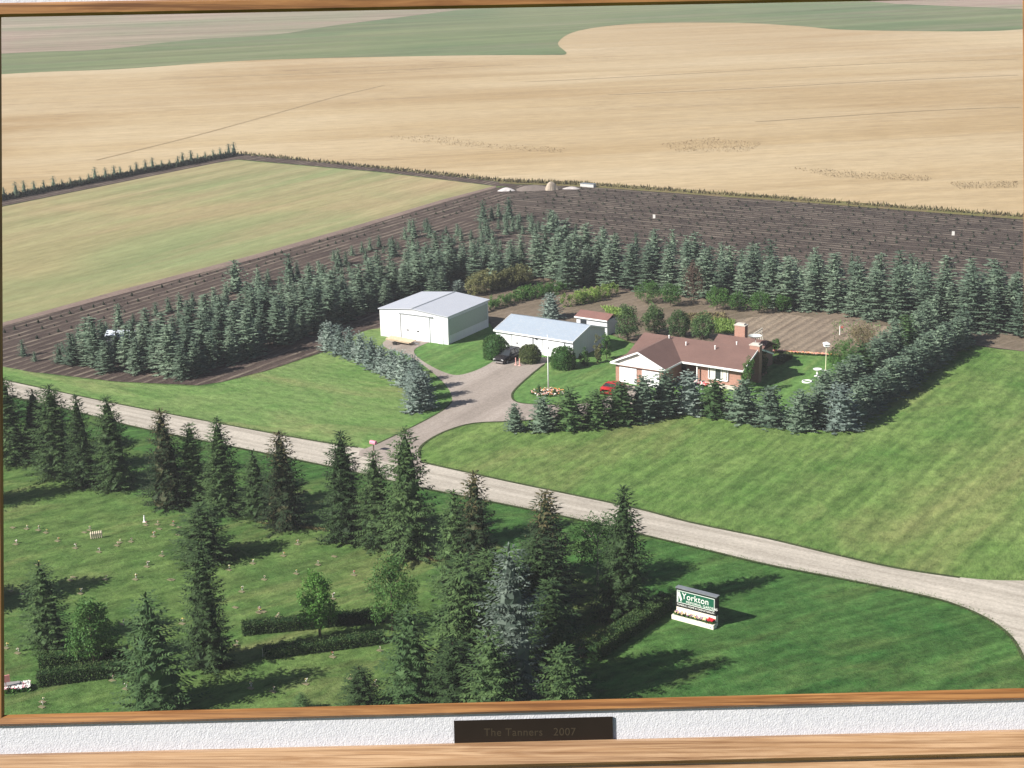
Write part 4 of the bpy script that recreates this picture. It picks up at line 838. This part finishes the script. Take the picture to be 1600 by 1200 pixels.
# ------------------------------------------------------------------ vehicles
def car(name, loc, rz, paint, label, L=4.7, Wd=1.85, Hh_=1.7, suv=True, chrome=False):
    o = empty(name, loc, rz); bm = MB()
    def sec(x, z0, z1, hw, zt=None, tw=None): return (x, z0, z1, hw)
    prof = [(-L / 2, .45, .95, .80), (-L / 2 + .12, .32, 1.08, .88), (-L / 2 + .6, .28, 1.10, .92), (0, .28, 1.08, .925), (L / 2 - 1.4, .28, 1.04, .92), (L / 2 - .5, .3, .98, .9), (L / 2 - .1, .36, .86, .84), (L / 2, .45, .75, .74)]
    n0 = len(bm.v)
    for x, z0, z1, hw in prof:
        for yy, zz in ((-hw * .93, z0), (hw * .93, z0), (hw, (z0 + z1) / 2), (hw * .95, z1), (-hw * .95, z1), (-hw, (z0 + z1) / 2)): bm.v.append((x, yy, zz))
    for i in range(len(prof) - 1):
        for j in range(6): a = n0 + i * 6 + j; b = n0 + i * 6 + (j + 1) % 6; bm.f.append((a, b, b + 6, a + 6)); bm.m.append(0); bm.t.append(0)
    bm.f.append(tuple(n0 + j for j in range(6))); bm.f.append(tuple(n0 + (len(prof) - 1) * 6 + j for j in reversed(range(6)))); bm.m += [0, 0]; bm.t += [0, 0]
    bm.build('body', paint, o, True)
    xb, xf = (-L / 2 + .15, L / 2 - 1.5) if suv else (-L / 2 + .8, L / 2 - 1.3)
    xb2, xf2 = (xb + .35, xf - .75) if suv else (xb + .7, xf - .8)
    bm = MB(); bm.hexa([(xb, -.84, 1.07), (xf, -.84, 1.04), (xf, .84, 1.04), (xb, .84, 1.07), (xb2, -.68, Hh_ - .06), (xf2, -.68, Hh_ - .06), (xf2, .68, Hh_ - .06), (xb2, .68, Hh_ - .06)]); bm.build('windows', M_glass, o)
    bm = MB(); bm.hexa([(xb2 - .05, -.7, Hh_ - .06), (xf2 + .05, -.7, Hh_ - .06), (xf2 + .05, .7, Hh_ - .06), (xb2 - .05, .7, Hh_ - .06), (xb2 + .1, -.6, Hh_), (xf2 - .1, -.6, Hh_), (xf2 - .1, .6, Hh_), (xb2 + .1, .6, Hh_)])
    for sx in ((xb, xb2), ((xb + xf) / 2, (xb2 + xf2) / 2), (xf, xf2)):
        for sy in (-1, 1): bm.tube([(sx[0], sy * .85, 1.05), (sx[1], sy * .7, Hh_ - .05)], [.045, .045], 5)
    bm.build('roof', paint, o)
    for sx in (-L / 2 + .85, L / 2 - .9):
        for sy in (-1, 1):
            bm = MB(); bm.tube([(sx, sy * .72, .34), (sx, sy * .94, .34)], [.34, .34], 18); w_ = bm.build('wheel', M_blk, o, False)
            bm = MB(); bm.tube([(sx, sy * .935, .34), (sx, sy * .955, .34)], [.2, .18], 14); bm.build('rim', M_gry, w_)
    for sy in (-1, 1):
        bm = MB(); bm.box(L / 2 - .12, L / 2 - .02, sy * .62 - .16, sy * .62 + .16, .66, .82); bm.build('headlight', M_trim, o)
        bm = MB(); bm.box(-L / 2 - .01, -L / 2 + .06, sy * .68 - .1, sy * .68 + .1, .75, 1.0); bm.build('tail_light', simple('red_lens', (.4, .02, .02), .2), o)
    if chrome:
        bm = MB(); bm.box(L / 2 - .02, L / 2 + .06, -.75, .75, .36, .55); bm.build('bumper', simple('chrome', (.6, .6, .62), .15, .9), o)
        bm = MB(); bm.box(-L / 2 - .06, -L / 2 + .01, -.78, .78, .4, .62); bm.build('rear_bumper', MATS['chrome'], o)
    tag(o, label, 'car'); return o
car('parked_car', G(793, 564), R(237), simple('dark_paint', (.035, .032, .035), .25, .3), 'dark SUV parked by the round shrubs in front of the white garage', chrome=True)
car('parked_car', G(958, 613), R(60), simple('red_paint', (.38, .02, .02), .3), 'red car parked in front of the brick house, partly hidden by spruces', L=4.3, Hh_=1.42, suv=False)
for i, (x, y) in enumerate(((806, 570), (812, 571))):
    bm = MB(); bm.tube([(0, 0, .05), (0, 0, 1.0)], [.07, .06], 8); bm.tube([(0, 0, 0), (0, 0, .06)], [.22, .2], 8); o = bm.build('marker_post', simple('white_red_post', (.75, .4, .36), .6), None, loc=G(x, y, .14)); tag(o, 'short pinkish marker post beside the dark SUV, %s one' % ('left' if i == 0 else 'right'), 'post', 'marker posts beside the SUV')
# timber trailer by the shed
o = empty('timber_trailer', G(625, 538), R(-25)); tag(o, 'low wooden trailer with planks in front of the shed door', 'trailer')
M_wood = simple('weathered_planks', (.48, .38, .27), .8)
bm = MB(); bm.hexa([(-1.9, -.8, .75), (1.9, -.8, .45), (1.9, .8, .45), (-1.9, .8, .75), (-1.9, -.8, .87), (1.9, -.8, .57), (1.9, .8, .57), (-1.9, .8, .87)]); bm.build('bed', M_wood, o)
bm = MB(); [bm.hexa([(-1.8, y, .89), (2.2, y, .59), (2.2, y + .22, .59), (-1.8, y + .22, .89), (-1.8, y, .98), (2.2, y, .68), (2.2, y + .22, .68), (-1.8, y + .22, .98)]) for y in (-.75, -.3, .2, .55)]; bm.build('planks', simple('fresh_planks', (.62, .5, .36), .7), o)
for sy in (-1, 1): bm = MB(); bm.tube([(-.3, sy * .85, .33), (-.3, sy * 1.02, .33)], [.33, .33], 16); bm.build('wheel', M_blk, o)
bm = MB(); bm.tube([(1.9, 0, .5), (3.0, 0, .3)], [.05, .05], 6); bm.tube([(3.0, 0, .3), (3.0, 0, 0)], [.04, .04], 6); bm.build('drawbar', M_gry, o)
# ------------------------------------------------------------------ yard things
o = empty('flagpole', G(857, 612)); h = HT(857, 612, 524); tag(o, 'tall white flagpole standing in the round flower bed', 'flagpole')
bm = MB(); bm.tube([(0, 0, 0), (0, 0, h * .45), (0, 0, h)], [.09, .07, .035], 10); bm.build('pole', M_trim, o, True); bm = MB(); bm.lathe([(.01, -.1), (.09, 0), (.01, .1)], (0, 0, h), 10); bm.build('ball', M_trim, o)
c = G(856, 616); flowers('rock_flower_bed', (c.x, c.y, .1), 4.4, 900, [ORA, TAN, WHT, PNK], .3, 'oval flower bed with pale stones round the flagpole', 31, R(-10), 3.0, oval=True, every=4)
r = random.Random(77)
M_stone = simple('pale_stone', (.62, .58, .50), .8)
for i in range(16):
    a = i * 6.283 / 16; x = c.x + math.cos(a) * r.uniform(.8, 2.1); y = c.y + math.sin(a) * r.uniform(.5, 1.3); s = r.uniform(.16, .32)
    bm = MB(); bm.lathe([(.01, s * 1.1), (s * .6, s * .95), (s, s * .45), (s * .9, 0)], (0, 0, 0), 7, sx=r.uniform(.8, 1.2), sy=r.uniform(.7, 1.1)); o = bm.build('stone', M_stone, None, loc=(x, y, .1)); tag(o, 'pale boulder in the oval flower bed at the flagpole', 'stone', 'stones of the flagpole bed')
conifer('dwarf_conifer', G(842, 618), 1.5, .9, GS[0], ST, 4.2, 1.6, 'dwarf dark conifer in the flower bed left of the flagpole', 'conifer')
conifer('dwarf_conifer', G(866, 619), .9, .8, GS[1], ST, 4.2, 1.6, 'dwarf conifer in the flower bed right of the flagpole', 'conifer')
M_pfeed = simple('cream_paint', (.75, .72, .5), .6)
o = empty('bird_feeder', G(1290, 580)); h = HT(1290, 580, 541); tag(o, 'bird feeder on a tall cream pole on the lawn right of the house', 'bird feeder')
bm = MB(); bm.tube([(0, 0, 0), (0, 0, h)], [.06, .05], 8); bm.build('pole', M_pfeed, o); bm = MB(); bm.box(-.35, .35, -.35, .35, h, h + .12); bm.hexa([(-.45, -.45, h + .35), (.45, -.45, h + .35), (.45, .45, h + .35), (-.45, .45, h + .35), (-.05, -.05, h + .6), (.05, -.05, h + .6), (.05, .05, h + .6), (-.05, .05, h + .6)]); bm.box(-.3, .3, -.3, .3, h + .12, h + .35); bm.build('house', M_trim, o); bm = MB(); bm.lathe([(.25, 0), (.2, .12), (.06, .16)], (0, 0, 0), 12); bm.build('base', M_trim, o)
o = empty('birdbath', G(1277, 589)); tag(o, 'white pedestal birdbath on the lawn right of the house', 'birdbath')
bm = MB(); bm.lathe([(.42, 0), (.42, .12), (.2, .2), (.13, .45), (.13, .8), (.25, .92)], k=18); bm.build('pedestal', M_trim, o, True); bm = MB(); bm.lathe([(.25, .92), (.5, 1.0), (.58, 1.1), (.52, 1.1), (.3, 1.0), (.01, .98)], k=18); bm.build('bowl', M_trim, o, True)
o = empty('round_planter', G(1261, 598)); tag(o, 'low white ring shaped planter on the lawn near the birdbath', 'planter')
bm = MB(); bm.lathe([(.6, 0), (.66, .1), (.64, .26), (.5, .26), (.48, .1)], k=22); bm.build('ring', M_trim, o, True); bm = MB(); bm.lathe([(.48, .15), (.01, .16)], k=18); bm.build('grass', M_lawnY, o)
o = empty('garden_marker', G(1312, 524)); tag(o, 'white post with a small red flag at the far edge of the garden', 'marker')
bm = MB(); bm.tube([(0, 0, 0), (0, 0, 1.4)], [.07, .06], 8); bm.build('post', M_trim, o); bm = MB(); bm.box(.03, .45, -.012, .012, 1.05, 1.35); bm.build('flag', simple('red_cloth', (.55, .15, .12), .8), o)
def bigflower(): pass
flowers('red_geraniums', G(1190, 546), 3.2, 500, [RED, PNK], .4, 'red geranium border behind the brick house', 32, R(-33), 1.0)
flowers('flower_border', G(1255, 554), 9.5, 1300, [ORA, PNK, TAN], .3, 'peach coloured flower border between the garden and the lawn', 33, R(-20), .5)
flowers('porch_flowers', G(1092, 603), 2.4, 300, [RED, WHT, PNK], .4, 'red and pink flowers at the porch of the brick house', 34, R(-33), 1.0)
o = empty('propane_tank', G(1215, 569), R(30)); tag(o, 'low green box hedge lump in the house shadow', 'hedge') if False else None
bpy.data.objects.remove(o)
hedge('box_hedge', G(1214, 570), G(1232, 560), .9, 1.2, F_ball2, 'small clipped box hedge at the edge of the house shadow', 9)
# garden poles/lattice by rear chimney
o = empty('garden_trellis', G(1180, 545), R(60)); tag(o, 'pale leaning trellis of poles behind the rear chimney', 'trellis')
bm = MB()
for i in range(5): bm.tube([(i * .7, 0, 0), (i * .7 + .5, .3, 2.2)], [.05, .05], 5); bm.tube([(i * .7 + .6, 0, 0), (i * .7 + .1, .3, 2.2)], [.05, .05], 5)
bm.build('poles', simple('bleached_wood', (.55, .52, .45), .8), o); bm = MB(); bm.tube([(0, .3, 2.05), (3.6, .3, 2.05)], [.05, .05], 5); bm.build('rail', MATS['bleached_wood'], o)
# mailbox at the driveway mouth
o = empty('mailbox', G(584, 706), R(-35)); tag(o, 'small pink mailbox on a post at the driveway mouth', 'mailbox')
bm = MB(); bm.box(-.05, .05, -.05, .05, 0, 1.0); bm.build('post', M_bark, o); bm = MB(); pr = [(-.22, 1.0), (-.22, 1.2), (-.14, 1.34), (0, 1.38), (.14, 1.34), (.22, 1.2), (.22, 1.0)]
bm.poly([(-.4, y, z) for y, z in pr]); bm.poly([(.4, y, z) for y, z in reversed(pr)])
for i in range(len(pr)): a = pr[i]; b = pr[(i + 1) % len(pr)]; bm.quad((-.4, *a), (.4, *a), (.4, *b), (-.4, *b))
bm.build('box', simple('pink_paint', (.6, .22, .3), .5), o)
# far bits: dirt pile, white tarps, markers
def pile(name, x, y, w, h, mat, label, cat, seed):
    r = random.Random(seed); bm = MB(); k = 18; rings = [(1, 0), (.8, .35), (.5, .75), (.22, .97), (.01, 1)]
    for q, zz in rings:
        for j in range(k): a = 6.283 * j / k; s = w / 2 * q * (1 + .15 * math.sin(3 * a + seed) + r.uniform(-.06, .06)); bm.v.append((s * math.cos(a), s * .6 * math.sin(a), zz * h))
    for i in range(len(rings) - 1):
        for j in range(k): a = i * k + j; b = i * k + (j + 1) % k; bm.f.append((a, b, b + k, a + k)); bm.m.append(0); bm.t.append(0)
    o = bm.build(name, mat, None, loc=G(x, y)); tag(o, label, cat); return o
pile('dirt_pile', 861, 297, 3.2, 1.9, simple('pale_dirt', (.36, .30, .24), .95, bmp=.1), 'pointed heap of pale dirt at the nursery track end', 'dirt pile', 1)
pile('dirt_pile', 833, 296, 9, .9, simple('grey_dirt', (.17, .14, .125), .95, bmp=.1), 'long low dark heap of dirt left of the pointed heap', 'dirt pile', 2)
pile('tarp_heap', 791, 298, 3.8, .7, simple('white_tarp', (.5, .47, .47), .7), 'pale tarp covered heap at the tip of the hay field', 'tarp', 3)
pile('tarp_heap', 893, 295, 4.0, .5, simple('grey_tarp', (.42, .38, .37), .7), 'flat grey tarp right of the dirt heaps', 'tarp', 4)
o = empty('storage_box', G(919, 292), R(-33)); bm = MB(); bm.box(-1.7, 1.7, -.6, .6, .05, .7); bm.build('box', simple('faded_white_box', (.5, .49, .48), .7), o); bm = MB(); bm.box(-1.75, 1.75, -.65, .65, .705, .78); bm.build('lid', M_gry, o); tag(o, 'long white storage box at the wheat field edge', 'box')
for i, (x, y, lab) in enumerate(((1022, 345, 'white field marker board in the middle of the dark seedling field'), (1489, 372, 'white field marker board at the right of the dark seedling field'))):
    o = empty('field_marker', G(x, y), R(-20)); bm = MB(); bm.box(-.25, .25, -.03, .03, .5, 1.25); bm.build('board', simple('faded_white', (.55, .54, .52), .7), o); bm = MB(); bm.box(-.04, .04, .033, .11, 0, 1.4); bm.build('post', M_bark, o); tag(o, lab, 'marker')
# ------------------------------------------------------------------ the cemetery sign
def text_mesh(name, s, size, mat, parent, loc, rot, depth=.01, align='LEFT', sx=1.0, bold=0.0):
    cu_ = bpy.data.curves.new(name, 'FONT'); cu_.body = s; cu_.size = size; cu_.extrude = depth; cu_.align_x = align; cu_.space_character = 1.06; cu_.offset = bold
    to = bpy.data.objects.new(name, cu_); COL.objects.link(to); dg = bpy.context.evaluated_depsgraph_get(); dg.update()
    me = bpy.data.meshes.new_from_object(to.evaluated_get(dg)); bpy.data.objects.remove(to); me.materials.clear(); me.materials.append(mat)
    o = put(name, me, parent, loc); o.rotation_euler = rot; o.scale = (sx, 1, 1); return o
a = G(1053, 966); b = G(1113, 982); d = (b - a); SW = 3.9
Sg = empty('cemetery_sign', a, math.atan2(d.y, d.x)); tag(Sg, 'green cemetery sign with white lettering on a pale flower planter base', 'sign')
M_sgn = simple('sign_green', (.012, .10, .055), .4, var=.05); M_sdk = simple('sign_dark', (.012, .014, .013), .6); M_cream = simple('cream_stucco', (.72, .68, .58), .9); M_let = simple('white_lettering', (.8, .82, .78), .5, var=.02)
bm = MB(); bm.box(.05, SW - .05, .35, .75, 0, 1.05); bm.build('base', M_cream, Sg)
bm = MB(); bm.box(-.1, SW + .05, -.25, -.1, 0, .42); bm.box(-.1, .05, -.1, .75, 0, .42); bm.box(SW - .1, SW + .05, -.1, .35, 0, .42); bm.box(.05, SW - .1, -.1, .35, 0, .3); bm.build('planter', M_cream, Sg)
bm = MB(); bm.box(.0, SW, .30, .80, 1.05, 2.75); bm.build('cabinet', M_sdk, Sg)
bm = MB(); bm.box(-.04, SW + .04, .27, .83, 2.752, 2.82); bm.build('cap', M_gry, Sg)
bm = MB(); bm.box(.12, SW - .12, .27, .297, 1.45, 2.62); pn = bm.build('panel', M_sgn, Sg)
bm = MB()
for x0, x1, z0, z1 in ((.14, SW - .14, 1.47, 1.51), (.14, SW - .14, 2.56, 2.60), (.14, .18, 1.51, 2.56), (SW - .18, SW - .14, 1.51, 2.56)): bm.box(x0, x1, .25, .268, z0, z1)
bm.build('border', M_let, Sg)
Q = (R(90), 0, 0)
text_mesh('lettering', 'Yorkton', .82, M_let, Sg, (.62, .262, 1.90), Q, .008, sx=.88)
text_mesh('lettering', 'MEMORIAL GARDENS', .30, M_let, Sg, (1.02, .262, 1.58), Q, .008, sx=1.0)
text_mesh('lettering', 'FUNERAL HOME & CREMATORIUM', .21, M_let, Sg, (.14, .292, 1.20), Q, .008, sx=1.05)
bm = MB()
for pts in ([(.24, 1.6), (.24, 2.5)], [(.24, 2.5), (.55, 1.6)], [(.36, 2.5), (.62, 1.75)], [(.24, 2.05), (.45, 2.2)]):
    (x0, z0), (x1, z1) = pts; bm.hexa([(x0 - .04, .25, z0), (x0 + .04, .25, z0), (x0 + .04, .268, z0), (x0 - .04, .268, z0), (x1 - .04, .25, z1), (x1 + .04, .25, z1), (x1 + .04, .268, z1), (x1 - .04, .268, z1)])
bm.build('emblem', M_let, Sg)
flowers('planter_flowers', (SW * .4, .12, .3), SW * .78, 420, [PUR, TAN, YEL, WHT], .3, '', 41, 0, .35, parent=Sg)
flowers('planter_flowers', (SW * .9, .12, .3), .55, 160, [RED, ('deep_red', (.45, .01, .03))], .36, '', 42, 0, .35, parent=Sg)
# ------------------------------------------------------------------ cemetery posies and monuments
PO = []
for i, cols in enumerate(([WHT, YEL], [PNK, WHT], [ORA, WHT], [WHT, TAN], [RED, WHT])):
    r = random.Random(i); bm = MB(); ms = [F_leafd] + [simple('blossom_' + k, v) for k, v in cols] + [simple('vase', (.55, .53, .5), .5)]
    bm.tube([(0, 0, 0), (0, 0, .22)], [.07, .09], 8, 3)
    for j in range(26):
        d_ = Vector((r.gauss(0, .5), r.gauss(0, .5), 1)); n0_ = len(bm.f); kite(bm, Vector((0, 0, .2)), d_, r.uniform(.2, .38), .05, r, .5)
        q = Vector((0, 0, .2)) + d_.normalized() * r.uniform(.2, .36); kite(bm, q, rv(r, 1) + Vector((0, 0, .3)), .15, .07, r, .5, .9); bm.m[n0_ + 1] = 1 + (j % 2)
    PO.append(bm.mesh('flower_vase', ms, tint=True))
bmk = MB(); bmk.box(-.28, .28, -.16, .16, 0, .04); ME_mark = bmk.mesh('grave_marker', simple('bronze_stone', (.19, .17, .10), .7))
cem = [(25, 850, 1), (60, 828, 0), (72, 832, 0), (42, 826, 0), (118, 856, 3), (155, 862, 3), (205, 846, 1), (183, 852, 2), (228, 820, 4), (246, 819, 2), (270, 820, 4), (240, 838, 2), (187, 847, 0), (253, 868, 0), (230, 885, 3), (60, 882, 0), (300, 884, 0), (358, 890, 0), (378, 924, 0), (413, 905, 3), (405, 957, 2), (285, 974, 0), (192, 975, 0), (126, 927, 0), (125, 960, 3), (10, 1012, 0), (28, 1020, 3), (17, 923, 0), (176, 1063, 1), (197, 1076, 0), (67, 1096, 0), (66, 1104, 3), (443, 868, 2), (497, 882, 3), (463, 896, 0), (553, 898, 4), (435, 963, 3), (434, 966, 0), (594, 1016, 3), (548, 1060, 0), (586, 1070, 0), (478, 1068, 0), (427, 1080, 3), (520, 1026, 4), (405, 956, 1), (110, 906, 0), (35, 935, 1), (330, 845, 1), (683, 1068, 0), (520, 935, 3), (465, 850, 2), (370, 1008, 3), (392, 1075, 0), (90, 845, 2), (140, 828, 0), (165, 905, 3), (212, 905, 0), (320, 905, 3), (395, 880, 0), (150, 985, 1)]
r = random.Random(12)
for i, (x, y, k) in enumerate(cem):
    p = G(x, y); s = r.uniform(.35, .75)
    row = 'near the front edge' if y > 1000 else ('in the middle of the cemetery lawn' if y > 900 else 'on the upper cemetery lawn')
    kk = ['white', 'pink and white', 'orange and white', 'cream', 'red and white'][k]
    tag(put('flower_vase', PO[k], None, (p.x, p.y + .25, .03), r.uniform(0, 6), (s, s, s)), '%s posy in a grave vase %s' % (kk, row), 'grave flowers', '%s grave posies %s' % (kk, row))
    tag(put('grave_marker', ME_mark, None, (p.x, p.y - .1, .012), R(-33)), 'flat bronze grave marker in the turf %s' % row, 'grave marker', 'flat grave markers %s' % row)
r = random.Random(99); polyc = [(15, 820), (200, 790), (300, 812), (430, 850), (640, 890), (670, 940), (560, 960), (420, 960), (250, 930), (100, 960), (15, 900)]
for i in range(20):
    x, y = r.uniform(15, 670), r.uniform(790, 960)
    if inpoly(x, y, polyc): p = G(x, y); tag(put('grave_marker', ME_mark, None, (p.x, p.y, .012), R(-33)), 'flat bronze grave marker without flowers on the upper cemetery lawn', 'grave marker', 'flat grave markers without flowers')
o = empty('grave_statue', G(226, 816)); o.scale = (.55, .55, .55); bm = MB(); bm.lathe([(.22, 0), (.22, .25), (.15, .3), (.2, .5), (.13, .85), (.17, 1.05), (.06, 1.15), (.1, 1.25), (.08, 1.38), (.01, 1.42)], k=12); bm.build('figure', M_trim, o, True); bm = MB(); bm.box(-.35, .35, -.3, .3, -.01, .12); bm.build('plinth', M_stone, o); tag(o, 'small white statue standing on the upper cemetery lawn', 'statue')
for i in range(6):
    p = G(143 + i * 3.2, 842 - i * .4); bm = MB(); bm.lathe([(.01, 0), (.07, .02), (.09, .3), (.12, .55), (.05, .75), (.01, .8)], k=8); o = bm.build('grave_urn', simple('cream_urn', (.68, .58, .46), .7), None, loc=p); tag(o, 'upright cream urn, %s from the left in the cluster of six on the cemetery lawn' % ORD[i], 'urn', 'cluster of six urns')
p = G(14, 1078); o = empty('grave_bench', p, R(10)); bm = MB(); bm.box(-.9, .9, -.3, .3, .45, .55); bm.build('seat', simple('grey_granite', (.3, .28, .28), .4), o); [(lambda b_: b_.build('leg', MATS['grey_granite'], o))(b_) for b_ in [MB(), MB()] if b_.box(*( (-.7, -.5) if not b_.v and not globals().get('_lg') else (.5, .7)), -.25, .25, 0, .45) is None and not globals().update(_lg=True)]
tag(o, 'grey stone bench among pink flowers at the left edge', 'bench')
flowers('memorial_flowers', G(27, 1078), 1.9, 420, [WHT, PNK, WHT], .38, 'white and pink memorial flower bed at the left edge', 51, R(12), 1.1)
bm = MB(); bm.box(-.35, .35, -.05, .05, .9, 1.5); bm.box(-.03, .03, .053, .1, 0, 1.4); o = bm.build('pink_marker', simple('pink_board', (.65, .25, .25), .6), None, loc=G(11, 1082), rz=R(20)); tag(o, 'square pink marker board at the left edge', 'marker')
bm = MB(); bm.tube([(0, 0, 0), (0, 0, .75)], [.04, .04], 6); o = bm.build('hedge_stake', M_stone, None, loc=G(411, 1027)); tag(o, 'pale stake at the left end of the long clipped hedge', 'stake')
leafpatch('rough_grass', [(400, 818), (520, 832), (560, 850), (640, 873), (700, 880), (690, 870), (600, 862), (500, 826)], 4000, foliage('dry_grass', (.14, .12, .05), (.24, .2, .1)), .2, 'dry unmown grass strip under the roadside spruces', 15)
leafpatch('rough_grass', [(880, 975), (930, 955), (1000, 965), (960, 1000), (900, 1010), (870, 995)], 4500, foliage('pale_grass', (.12, .13, .05), (.2, .2, .09)), .12, 'pale unmown grass behind the diagonal hedge', 16)
leafpatch('wild_flowers', [(885, 1020), (925, 1005), (930, 1025), (880, 1040)], 200, F_brown, .4, 'straw coloured plants at the near end of the diagonal hedge', 17)

# ------------------------------------------------------------------ the oak frame of the picture, its mat and name plaque
FD = 2.35
def FP(x, y, d): return CC + CF * d + CR * ((x - 800) / FPX * d) - CU * ((y - 600) / FPX * d)
Fc = FP(800, 1130, FD); Fr = empty('picture_frame', Fc); tag(Fr, 'oak picture frame with white textured mat round the aerial farm view', 'picture frame')
FINV = Matrix.Translation(-Fc)
def oak(name, c1, c2, c3, ang):
    m, t, bs = new_mat(name); tc = N(t, 'ShaderNodeTexCoord'); r_ = N(t, 'ShaderNodeVectorMath', operation='MULTIPLY')
    uv = N(t, 'ShaderNodeUVMap'); t.links.new(uv.outputs[0], r_.inputs[0]); r_.inputs[1].default_value = (3, 45, 1)
    n1 = noise(t, r_.outputs[0], 1.2, 5, .65, 1.6); r2 = N(t, 'ShaderNodeVectorMath', operation='MULTIPLY'); t.links.new(uv.outputs[0], r2.inputs[0]); r2.inputs[1].default_value = (2.5, 190, 1)
    n2 = noise(t, r2.outputs[0], 1.0, 4, .7, .6); r3 = N(t, 'ShaderNodeVectorMath', operation='MULTIPLY'); t.links.new(uv.outputs[0], r3.inputs[0]); r3.inputs[1].default_value = (2, 8, 1)
    n3 = noise(t, r3.outputs[0], 1.0, 3, .5)
    col = mixc(t, c1, c2, ramp(t, n1, .36, .62)); col = mixc(t, col, c3, mul(t, ramp(t, n2, .47, .66), .85)); col = mixc(t, col, mixc(t, (.8, .75, .7), (1.15, 1.15, 1.15), ramp(t, n3, .3, .7)), .8, 'MULTIPLY')
    t.links.new(col, bs.inputs['Base Color']); bs.inputs['Roughness'].default_value = .42; bump(t, bs, n2, .25, .0006); return m
M_oak1 = oak('oak_fillet', (.20, .085, .027), (.36, .18, .065), (.10, .038, .012), 0)
M_oak2 = oak('oak_moulding', (.36, .21, .11), (.50, .33, .20), (.17, .08, .035), 0)
def framepart(name, ring, mat, parent=Fr):
    """ring: list of profile steps, each = (four corner pixels TL,TR,BR,BL, depth); one side is cut per board with mitred ends"""
    for s in range(4):
        me = bpy.data.meshes.new(name); V = []; Fs = []; UVs = []
        a, b = s, (s + 1) % 4
        for cs, d in ring: V += [FINV @ FP(*cs[a], d), FINV @ FP(*cs[b], d)]
        n = len(ring)
        for i in range(n): j = (i + 1) % n; Fs.append((2 * i, 2 * i + 1, 2 * j + 1, 2 * j))
        Fs.append(tuple(2 * i for i in reversed(range(n)))); Fs.append(tuple(2 * i + 1 for i in range(n)))
        me.from_pydata([tuple(v) for v in V], [], Fs); me.materials.append(mat); uvl = me.uv_layers.new(name='UVMap')
        ax = (V[1] - V[0]).normalized(); up = CU if s in (0, 2) else CR
        for li, l in enumerate(me.loops): v = V[l.vertex_index]; uvl.data[li].uv = (v.dot(ax) + s * 3.1, v.dot(up) + v.dot(CF) * 1.3)
        me.update(); put(name, me, parent)
ap = [(2, 27), (1598, -3), (1603, 1075), (7, 1113)]                  # sight edge of the oak fillet
def off(k, kb=None): return [(ap[0][0] - k, ap[0][1] - k), (ap[1][0] + k, ap[1][1] - k), (ap[2][0] + k, ap[2][1] + (kb if kb is not None else k)), (ap[3][0] - k, ap[3][1] + (kb + 4 if kb is not None else k))]
framepart('fillet', [(off(0, 0), FD + .02), (off(0, 0), FD), (off(5, 5), FD - .006), (off(19, 15), FD - .008), (off(22, 18), FD - .002), (off(22, 18), FD + .02)], M_oak1)
m, t, bs = new_mat('mat_board'); tc = N(t, 'ShaderNodeTexCoord'); n = noise(t, tc.outputs['Object'], 160, 4, .7, .5); n2 = noise(t, tc.outputs['Object'], 420, 2, .6)
t.links.new(mixc(t, (.47, .475, .52), (.55, .555, .59), ramp(t, n, .35, .65)), bs.inputs['Base Color']); bs.inputs['Roughness'].default_value = .95; bs.inputs['Specular IOR Level'].default_value = .1; bump(t, bs, mul(t, n, n2, 'ADD'), .9, .0012)
framepart('mat_board', [(off(15, 11), FD + .006), (off(15, 11), FD + .001), (off(74, 70), FD + .001), (off(74, 70), FD + .006)], m)
framepart('moulding', [(off(66, 63), FD + .02), (off(66, 63), FD - .004), (off(69, 66), FD - .012), (off(100, 98), FD - .018), (off(106, 103), FD - .006), (off(160, 170), FD - .016), (off(165, 175), FD + .02)], M_oak2)
M_plq = simple('dark_bronze', (.022, .015, .011), .35, .3, .2, 6)
pq = [(709, 1126), (957, 1119.5), (958, 1154.5), (710, 1161)]
bm = MB(); bm.hexa([FINV @ FP(*q, FD + .0005) for q in (pq[3], pq[2], pq[1], pq[0])] + [FINV @ FP(*q, FD - .003) for q in (pq[3], pq[2], pq[1], pq[0])]); PQ = bm.build('name_plaque', M_plq, Fr)
lt = text_mesh('engraving', 'The Tanners   2007', .0165, simple('engraved_letters', (.06, .045, .03), .4, .3), PQ, FINV @ FP(756, 1150, FD - .0031), (0, 0, 0), .0002)
mw = Matrix(((CR.x, CU.x, -CF.x), (CR.y, CU.y, -CF.y), (CR.z, CU.z, -CF.z))) @ Matrix.Rotation(R(.4), 3, 'Z'); lt.rotation_euler = mw.to_euler()

# ------------------------------------------------------------------ haze
m = bpy.data.materials.new('haze'); m.use_nodes = True; t = m.node_tree; t.nodes.remove(t.nodes['Principled BSDF'])
v = t.nodes.new('ShaderNodeVolumePrincipled'); v.inputs['Color'].default_value = (.93, .92, .98, 1); v.inputs['Density'].default_value = .0002; v.inputs['Anisotropy'].default_value = 0.0
t.links.new(v.outputs[0], t.nodes['Material Output'].inputs['Volume'])
bm = MB(); bm.box(-3600, 3600, -700, 5300, -1, 60.5); tag(bm.build('haze', m), 'thin pale summer haze over the fields', 'haze', kind='stuff')
